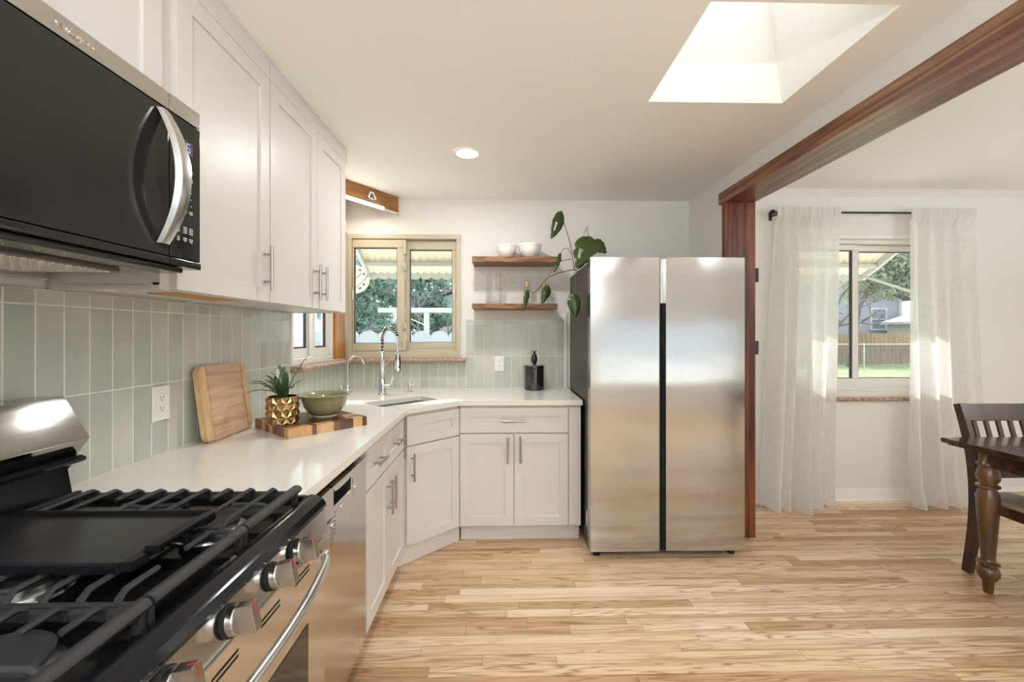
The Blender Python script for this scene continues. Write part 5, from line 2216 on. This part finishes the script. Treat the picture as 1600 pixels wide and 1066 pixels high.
def sweep_rect(path, w_, d_):
    """rectangular section swept in the YZ plane"""
    bm = bmesh.new()
    P = smooth_path([Vector(p) for p in path], 5)
    rings = []
    for i, p in enumerate(P):
        a, b = P[max(i - 1, 0)], P[min(i + 1, len(P) - 1)]
        tg = (b - a).normalized()
        nn = Vector((0, tg.z, -tg.y))
        ww = w_ / 2
        dd = d_(p.z) / 2
        rings.append([bm.verts.new(p + Vector((sx * ww, 0, 0)) + nn * sy * dd) for sx, sy in ((-1, -1), (1, -1), (1, 1), (-1, 1))])
    for A, B in zip(rings, rings[1:]):
        for k in range(4):
            bm.faces.new((A[k], A[(k + 1) % 4], B[(k + 1) % 4], B[k]))
    bm.faces.new(rings[0])
    bm.faces.new(rings[-1])
    bmesh.ops.recalc_face_normals(bm, faces=bm.faces)
    bmesh.ops.bevel(bm, geom=[e for e in bm.edges if abs((e.verts[0].co - e.verts[1].co).normalized().x) < 0.5], offset=0.003, segments=2, affect='EDGES')
    return bm


for x in (cxl + 0.02, cxr - 0.02):
    obj('rear_leg', sweep_rect(post_pts(x), 0.036, lambda z: 0.052 - 0.012 * abs(z - 0.45) / 0.45), M_CHAIRWOOD, r, label='curved rear leg rising into the back post')
    m = MB()
    m.tube([(x, 1.86, 0.0), (x, 1.86, 0.43)], [0.016, 0.022], 4)
    obj('front_leg', m, M_CHAIRWOOD, r)
m = MB()
m.box(cxl - 0.01, cxr + 0.01, 1.82, 2.245, 0.442, 0.470, 0.008, 3)
obj('seat', m, M_SEAT, r, label='worn tan seat')
m = MB()
for (a, b, c, e) in ((cxl + .005, cxr - .005, 1.838, 1.858), (cxl + .02, cxr - .02, 2.228, 2.250), (cxl + .004, cxl + .024, 1.85, 2.24), (cxr - .024, cxr - .004, 1.85, 2.24)):
    m.box(a, b, c, e, 0.385, 0.442, 0.003)
obj('seat_frame', m, M_CHAIRWOOD, r)
m = MB()
tl = Matrix.Translation((0, 2.332, 0.888)) @ Matrix.Rotation(R(-16), 4, 'X')
m.box(cxl + 0.03, cxr - 0.03, -0.011, 0.011, -0.046, 0.050, 0.004, M=tl)
obj('top_rail', m, M_CHAIRWOOD, r)
m = MB()
m.box(cxl + 0.03, cxr - 0.03, 2.252, 2.274, 0.54, 0.585, 0.003)
obj('lower_rail', m, M_CHAIRWOOD, r)
for k in range(5):
    x = cxl + 0.075 + (cxr - cxl - 0.15) * k / 4
    pts = [(x, 2.262, 0.575), (x, 2.284, 0.70), (x, 2.320, 0.85)]
    obj('slat', sweep_rect(pts, 0.028, lambda z: 0.012), M_CHAIRWOOD, r)

# ------------------------------------------------------------------ unseen uplighter floor lamps, added to brighten the ceilings
for lab, x, y, zc_, pw_ in (('unseen black uplighter added to brighten the kitchen ceiling', 0.3, -1.7, ZC, 125), ('unseen black uplighter added to brighten the dining ceiling', 4.3, 0.2, ZD, 55)):
    r = thing('fill_floor_lamp', lab, 'lamp', (x, y, 0))
    obj('base', MB().lathe([(0, 0), (0.14, 0), (0.14, 0.012), (0.02, 0.025), (0, 0.025)], (x, y, 0), 28), M_BLACK, r)
    obj('pole', MB().cyl((x, y, 0.02), (x, y, 1.36), 0.012, seg=12), M_BLACK, r)
    obj('lamp_shade', MB().lathe([(0, 1.35), (0.05, 1.36), (0.15, 1.42), (0.19, 1.48), (0.185, 1.48), (0.145, 1.427), (0.05, 1.37), (0, 1.362)], (x, y, 0), 32), M_BLACK, r)
    light('fill_uplight', 'AREA', (x, y, 1.46), pw_, (0.82, 0.92, 1.0), 0.2, None, (PI, 0, 0), 'DISK')

# ------------------------------------------------------------------ outside
GZ = -0.30
struct('ground_lawn', MB().box(-30, 60, 3.6, 60, GZ - 0.1, GZ), M_GRASS)
struct('ground_patio', MB().box(-3.2, 5.6, YB + WT, 6.6, GZ, GZ + 0.03), M_CONCRETE)
struct('ground_front', MB().box(-12, 16, -20, YF - WT, GZ - 0.1, GZ), M_CONCRETE)
struct('ground_side', MB().box(-30, XL - WT, -6, 3.6, GZ - 0.1, GZ), M_CONCRETE)

r = thing('awning', 'cream corrugated awning with scalloped valance outside the windows', 'awning', (1.2, 3.8, 1.9))
PX0, PX1, PY0, PY1 = -1.34, 3.70, YB + WT + 0.004, 4.20
zr = lambda y: 1.945 + 0.56 * (PY1 - y)
for k, (ya, yb) in enumerate(((PY0, 3.80), (3.77, 4.04), (4.01, PY1))):
    bm = bmesh.new()
    nx = 420
    A, B = [], []
    for i in range(nx + 1):
        x = PX0 + (PX1 - PX0) * i / nx
        dz = 0.009 * math.sin(2 * PI * x / 0.072) + 0.014 * (2 - k)
        A.append(bm.verts.new((x, ya, zr(ya) + dz)))
        B.append(bm.verts.new((x, yb, zr(yb) + dz)))
    for i in range(nx):
        bm.faces.new((A[i], A[i + 1], B[i + 1], B[i]))
    obj('roof_sheet', bm, M_ROOFP, r)
for y in (3.80, 4.04):
    m = MB()
    m.box(PX0, PX1, y - 0.02, y + 0.02, zr(y) - 0.050, zr(y) - 0.012, 0.003)
    obj('purlin', m, M_FASCIA, r)
m = MB()
SW = 0.105
for i in range(int((PX1 - PX0) / SW)):
    x = PX0 + SW * i
    top = zr(PY1) + 0.012
    pts = [(x, top), (x + SW, top), (x + SW, top - 0.047)]
    for k in range(1, 9):
        a = PI * k / 9
        pts.append((x + SW / 2 + SW / 2 * math.cos(a), top - 0.047 - 0.03 * math.sin(a)))
    pts.append((x, top - 0.047))
    m.prism(pts, PY1, PY1 + 0.006, 'Y')
obj('valance', m, M_FASCIA, r, smooth=False)
for x in (PX0, PX1 - 0.03):
    m = MB()
    m.prism([(PY0, zr(PY0) - 0.06), (PY1, zr(PY1) - 0.06), (PY1, zr(PY1) + 0.01), (PY0, zr(PY0) + 0.01)], x, x + 0.03, 'X')
    obj('rafter', m, M_FASCIA, r)
for x in (-1.32, 1.2, 3.68):
    m = MB()
    m.tube([(x, PY0, 1.62), (x, PY1 - 0.03, zr(PY1) - 0.03)], 0.012, 8)
    obj('arm', m, M_FASCIA, r)

dc = Vector((-1.475, 4.235, 1.885))
r = thing('wall_dial', 'round cream outdoor dial hanging beside the awning', 'thermometer', (dc.x, dc.y, dc.z - 0.2))
Mr = Matrix.Translation(dc) @ Matrix.Rotation(R(90), 4, 'X')
obj('face', MB().lathe([(0, 0.012), (0.125, 0.012), (0.132, 0.016), (0.140, 0.008), (0.140, -0.012), (0, -0.012)], (0, 0, 0), 40, M=Mr), plain('cream_dial', srgb(238, 228, 190), 0.4), r)
m = MB()
for k in range(12):
    a = 2 * PI * k / 12
    m.box(-0.008, 0.008, -0.013, 0.013, 0.012, 0.0135, M=Mr @ Matrix.Translation((0.104 * math.cos(a), 0.104 * math.sin(a), 0)) @ Matrix.Rotation(a, 4, 'Z'))
m.box(-0.02, 0.09, -0.003, 0.003, 0.0135, 0.015, M=Mr @ Matrix.Rotation(R(40), 4, 'Z'))
obj('dial_marks', m, M_GREYPRINT, r)
obj('hook', MB().tube([dc + V((0.05, 0, 0.125)), dc + V((0.09, -0.04, 0.17)), dc + V((0.125, -0.045, 0.165))], 0.006, 6), M_BLACK, r)


# trees
def blob_tree(name, label, base, h, rad, n, size, mat, seed, cat='tree', group=None, shape=1.0, zmin=0.14, off=0.0):
    rk = random.Random(seed)
    r = thing(name, label, cat, base, group=group)
    B = Vector(base)
    bm = bmesh.new()
    clumps = []
    for _ in range(60):
        f = rk.random()
        rr = rad * (1 - shape * f * 0.75) * math.sqrt(rk.random())
        a = rk.uniform(0, 2 * PI)
        clumps.append((B + Vector((rr * math.cos(a) + off, rr * math.sin(a), h * (zmin + (0.97 - zmin) * f))), rad * rk.uniform(0.22, 0.42)))
    for _ in range(n):
        c, cr = clumps[rk.randrange(len(clumps))]
        d = Vector((rk.gauss(0, 1), rk.gauss(0, 1), rk.gauss(0, 1))).normalized()
        p = c + d * cr * rk.uniform(0.7, 1.05)
        u_ = Vector((rk.gauss(0, 1), rk.gauss(0, 1), rk.gauss(0, 1))).normalized()
        v_ = d.cross(u_).normalized()
        u_ = v_.cross(d).normalized()
        s = size * rk.uniform(0.6, 1.3)
        u_ = (u_ + d * 0.5).normalized()
        vs = [bm.verts.new(p + u_ * s * a + v_ * s * b) for a, b in ((-1, 0), (0, -.4), (1, 0), (0, .4))]
        bm.faces.new(vs)
    obj('foliage', bm, mat, r, recalc=False, smooth=False)
    obj('trunk', MB().tube([B, B + Vector((off * .25, 0, h * 0.5)), B + Vector((0.05 + off * .9, 0, h * 0.9))], [rad * 0.09, rad * 0.06, rad * 0.02], 8), M_BARK, r)


blob_tree('evergreen_tree', 'dense blue-green evergreen filling the left kitchen window pane', (-4.55, 14.0, GZ), 4.3, 1.35, 11000, 0.12, M_EVER, 1, shape=0.35)
blob_tree('evergreen_tree', 'blue-green evergreen behind the clothesline post', (-3.0, 17.0, GZ), 4.4, 1.15, 9000, 0.12, M_EVER, 2, shape=0.45)
blob_tree('olive_tree', 'pale leafy tree above the lavender house', (17.45, 20.7, GZ), 6.0, 1.65, 5200, 0.15, M_OLIVE, 3, shape=-0.2, zmin=0.60, off=2.0)


def bare_tree(label, base, h, seed, lean=(0, 0, 0), depth=5, r0=0.12, spread=0.6, name='bare_tree'):
    rk = random.Random(seed)
    r = thing(name, label, 'tree', base)
    trunk, tw = MB(), MB()

    def grow(p, d, L, rad, lev):
        pts = [p]
        q = p.copy()
        dd = d.copy()
        for _ in range(4):
            dd = (dd + Vector((rk.gauss(0, .14), rk.gauss(0, .14), rk.gauss(0, .10)))).normalized()
            q = q + dd * L / 4
            pts.append(q.copy())
        (trunk if lev < 2 else tw).tube(pts, [rad * (1 - .35 * k / 4) for k in range(5)], 6 if lev < 2 else 4)
        if lev >= depth:
            return
        for k in range(3 if lev < 3 else 2):
            nd_ = (dd + Vector((rk.gauss(0, spread), rk.gauss(0, spread), rk.gauss(0.1, spread * .7)))).normalized()
            grow(pts[rk.choice([2, 3, 4, 4])], nd_, L * rk.uniform(.62, .85), rad * .58, lev + 1)
    grow(Vector(base), (Vector((0, 0, 1)) + Vector(lean)).normalized(), h * 0.36, r0, 0)
    obj('trunk', trunk, M_BARK, r)
    obj('twigs', tw, M_BARK, r)


bare_tree('leafless tree with gnarled trunk outside the dining window', (11.2, 14.0, GZ), 4.6, 12, (0.28, 0, 0), 5, 0.16, 0.62)
bare_tree('leafless tree above the mauve gabled house', (-1.3, 11.9, GZ), 4.4, 5, (0.05, 0, 0), 5, 0.06, 0.40)
bare_tree('leafless shrub outside the side window', (-4.6, 8.9, GZ), 3.6, 8, (0.1, 0, 0), 5, 0.05, 0.6)

# neighbouring houses
r = thing('house', 'mauve gabled house behind the clothesline', 'house', (-1.3, 20.5, GZ))
m = MB()
m.prism([(-3.85, GZ), (0.60, GZ), (0.60, 2.68), (-1.62, 3.55), (-3.85, 2.68)], 20.0, 25.0, 'Y')
obj('walls', m, M_SIDING2, r, smooth=False)
m = MB()
for s in (-1, 1):
    p0, p1 = V((-1.62, 0, 3.65)), V((-1.62 + s * 2.6, 0, 2.64))
    m.prism([(p0.x, p0.z), (p1.x, p1.z), (p1.x, p1.z + 0.12), (p0.x, p0.z + 0.13)], 19.7, 25.3, 'Y')
obj('roof', m, M_SHINGLE, r, smooth=False)
r = thing('house', 'lavender sided house with a white framed window', 'house', (24.5, 30.0, GZ))
m = MB()
m.prism([(18.0, GZ), (27.2, GZ), (27.2, 3.75), (22.6, 5.4), (18.0, 3.75)], 28.0, 36.0, 'Y')
obj('walls', m, M_SIDING, r, smooth=False)
m = MB()
for s in (-1, 1):
    m.prism([(22.6, 5.5), (22.6 + s * 5.4, 3.62), (22.6 + s * 5.4, 3.80), (22.6, 5.70)], 27.5, 36.4, 'Y')
rf = obj('roof', m, M_SHINGLE, r, smooth=False)
m = MB()
for s in (-1, 1):
    m.prism([(22.6, 5.46), (22.6 + s * 5.4, 3.58), (22.6 + s * 5.4, 3.80), (22.6, 5.70)], 27.40, 27.5, 'Y')
obj('bargeboard', m, M_FASCIA, rf, smooth=False)
m = MB()
for (a, b, c, e) in ((25.02, 26.18, 1.58, 1.70), (25.02, 26.18, 3.00, 3.12), (25.02, 25.14, 1.7, 3.0), (26.06, 26.18, 1.7, 3.0), (25.14, 26.06, 2.30, 2.38)):
    m.box(a, b, 27.93, 28.0, c, e)
wf = obj('window', m, M_FASCIA, r)
obj('pane', MB().box(25.14, 26.06, 27.96, 27.99, 1.7, 3.0), plain('dull_glass', srgb(128, 138, 152), 0.15), wf)
obj('corner_board', MB().box(27.0, 27.22, 27.94, 28.1, GZ, 3.7), M_FASCIA, r)
r = thing('garage', 'pale garage to the right of the lavender house', 'garage', (26.2, 25.5, GZ))
obj('walls', MB().box(25.3, 30.0, 24.6, 27.0, GZ, 1.95), M_STUCCO, r)
m = MB()
m.prism([(25.0, 1.95), (30.3, 1.95), (30.3, 2.1), (27.6, 2.9), (25.0, 2.1)], 24.3, 27.2, 'Y')
obj('roof', m, M_FASCIA, r, smooth=False)
obj('window', MB().box(25.7, 26.3, 24.56, 24.6, 0.9, 1.7), M_GASKET, r)

# fences
r = thing('wooden_fence', 'brown board fence in front of the lavender house', 'fence', (20.5, 22.5, GZ))
m = MB()
k = 0
x = 14.0
while x < 28:
    m.box(x, x + 0.138, 22.5, 22.52, GZ, 1.36 + 0.03 * math.sin(k * 1.7))
    x += 0.145
    k += 1
obj('boards', m, M_FENCE, r, smooth=False)
m = MB()
for z in (0.2, 1.0):
    m.box(14, 28, 22.52, 22.56, z, z + 0.09)
obj('rail', m, M_FENCE, r)
r = thing('chain_link_fence', 'grey chain-link fence along the lawn', 'fence', (15, 18.2, GZ))
obj('netting', MB().box(10.0, 22.0, 18.2, 18.204, GZ + 0.05, 0.86), M_CHAIN, r)
m = MB()
m.cyl((10, 18.2, 0.88), (22, 18.2, 0.88), 0.025, seg=8)
obj('top_rail', m, M_ALU, r)
for x in (10, 13, 16, 19, 22):
    obj('post', MB().cyl((x, 18.2, GZ), (x, 18.2, 0.92), 0.035, seg=8), M_ALU, r)
r = thing('scalloped_fence', 'low white scalloped fence below the clothesline', 'fence', (-2.2, 8.6, GZ))
m = MB()
x = -4.0
while x < -0.2:
    pts = [(x, GZ), (x + 0.36, GZ), (x + 0.36, 1.27)]
    for k in range(1, 10):
        a = PI * k / 10
        pts.append((x + 0.18 + 0.18 * math.cos(a), 1.27 + 0.13 * math.sin(a)))
    pts.append((x, 1.27))
    m.prism(pts, 8.6, 8.64, 'Y')
    x += 0.362
obj('panels', m, plain('pale_blue_white_board', srgb(176, 182, 190), 0.6), r, smooth=False)
m = MB()
m.box(-4.0, -0.2, 8.64, 8.7, 0.9, 0.98)
obj('rail', m, M_FASCIA, r)

# clothesline
r = thing('clothesline_post', 'white T-shaped clothesline post in the yard', 'clothesline', (-1.65, 9.2, GZ))
obj('upright', MB().box(-1.71, -1.60, 9.15, 9.25, GZ, 1.82, 0.005), M_FASCIA, r)
obj('crossbar', MB().box(-2.70, -0.55, 9.14, 9.26, 1.80, 1.90, 0.005), M_FASCIA, r)
for xa in (-2.3, -1.0):
    m = MB()
    pts = []
    for k in range(11):
        f = k / 10
        pts.append((xa + 0.55 * f, 9.2 + 0.9 * f, 1.80 - 0.30 * f))
    m.tube(pts, 0.012, 5)
    obj('line', m, M_WIRE, r)
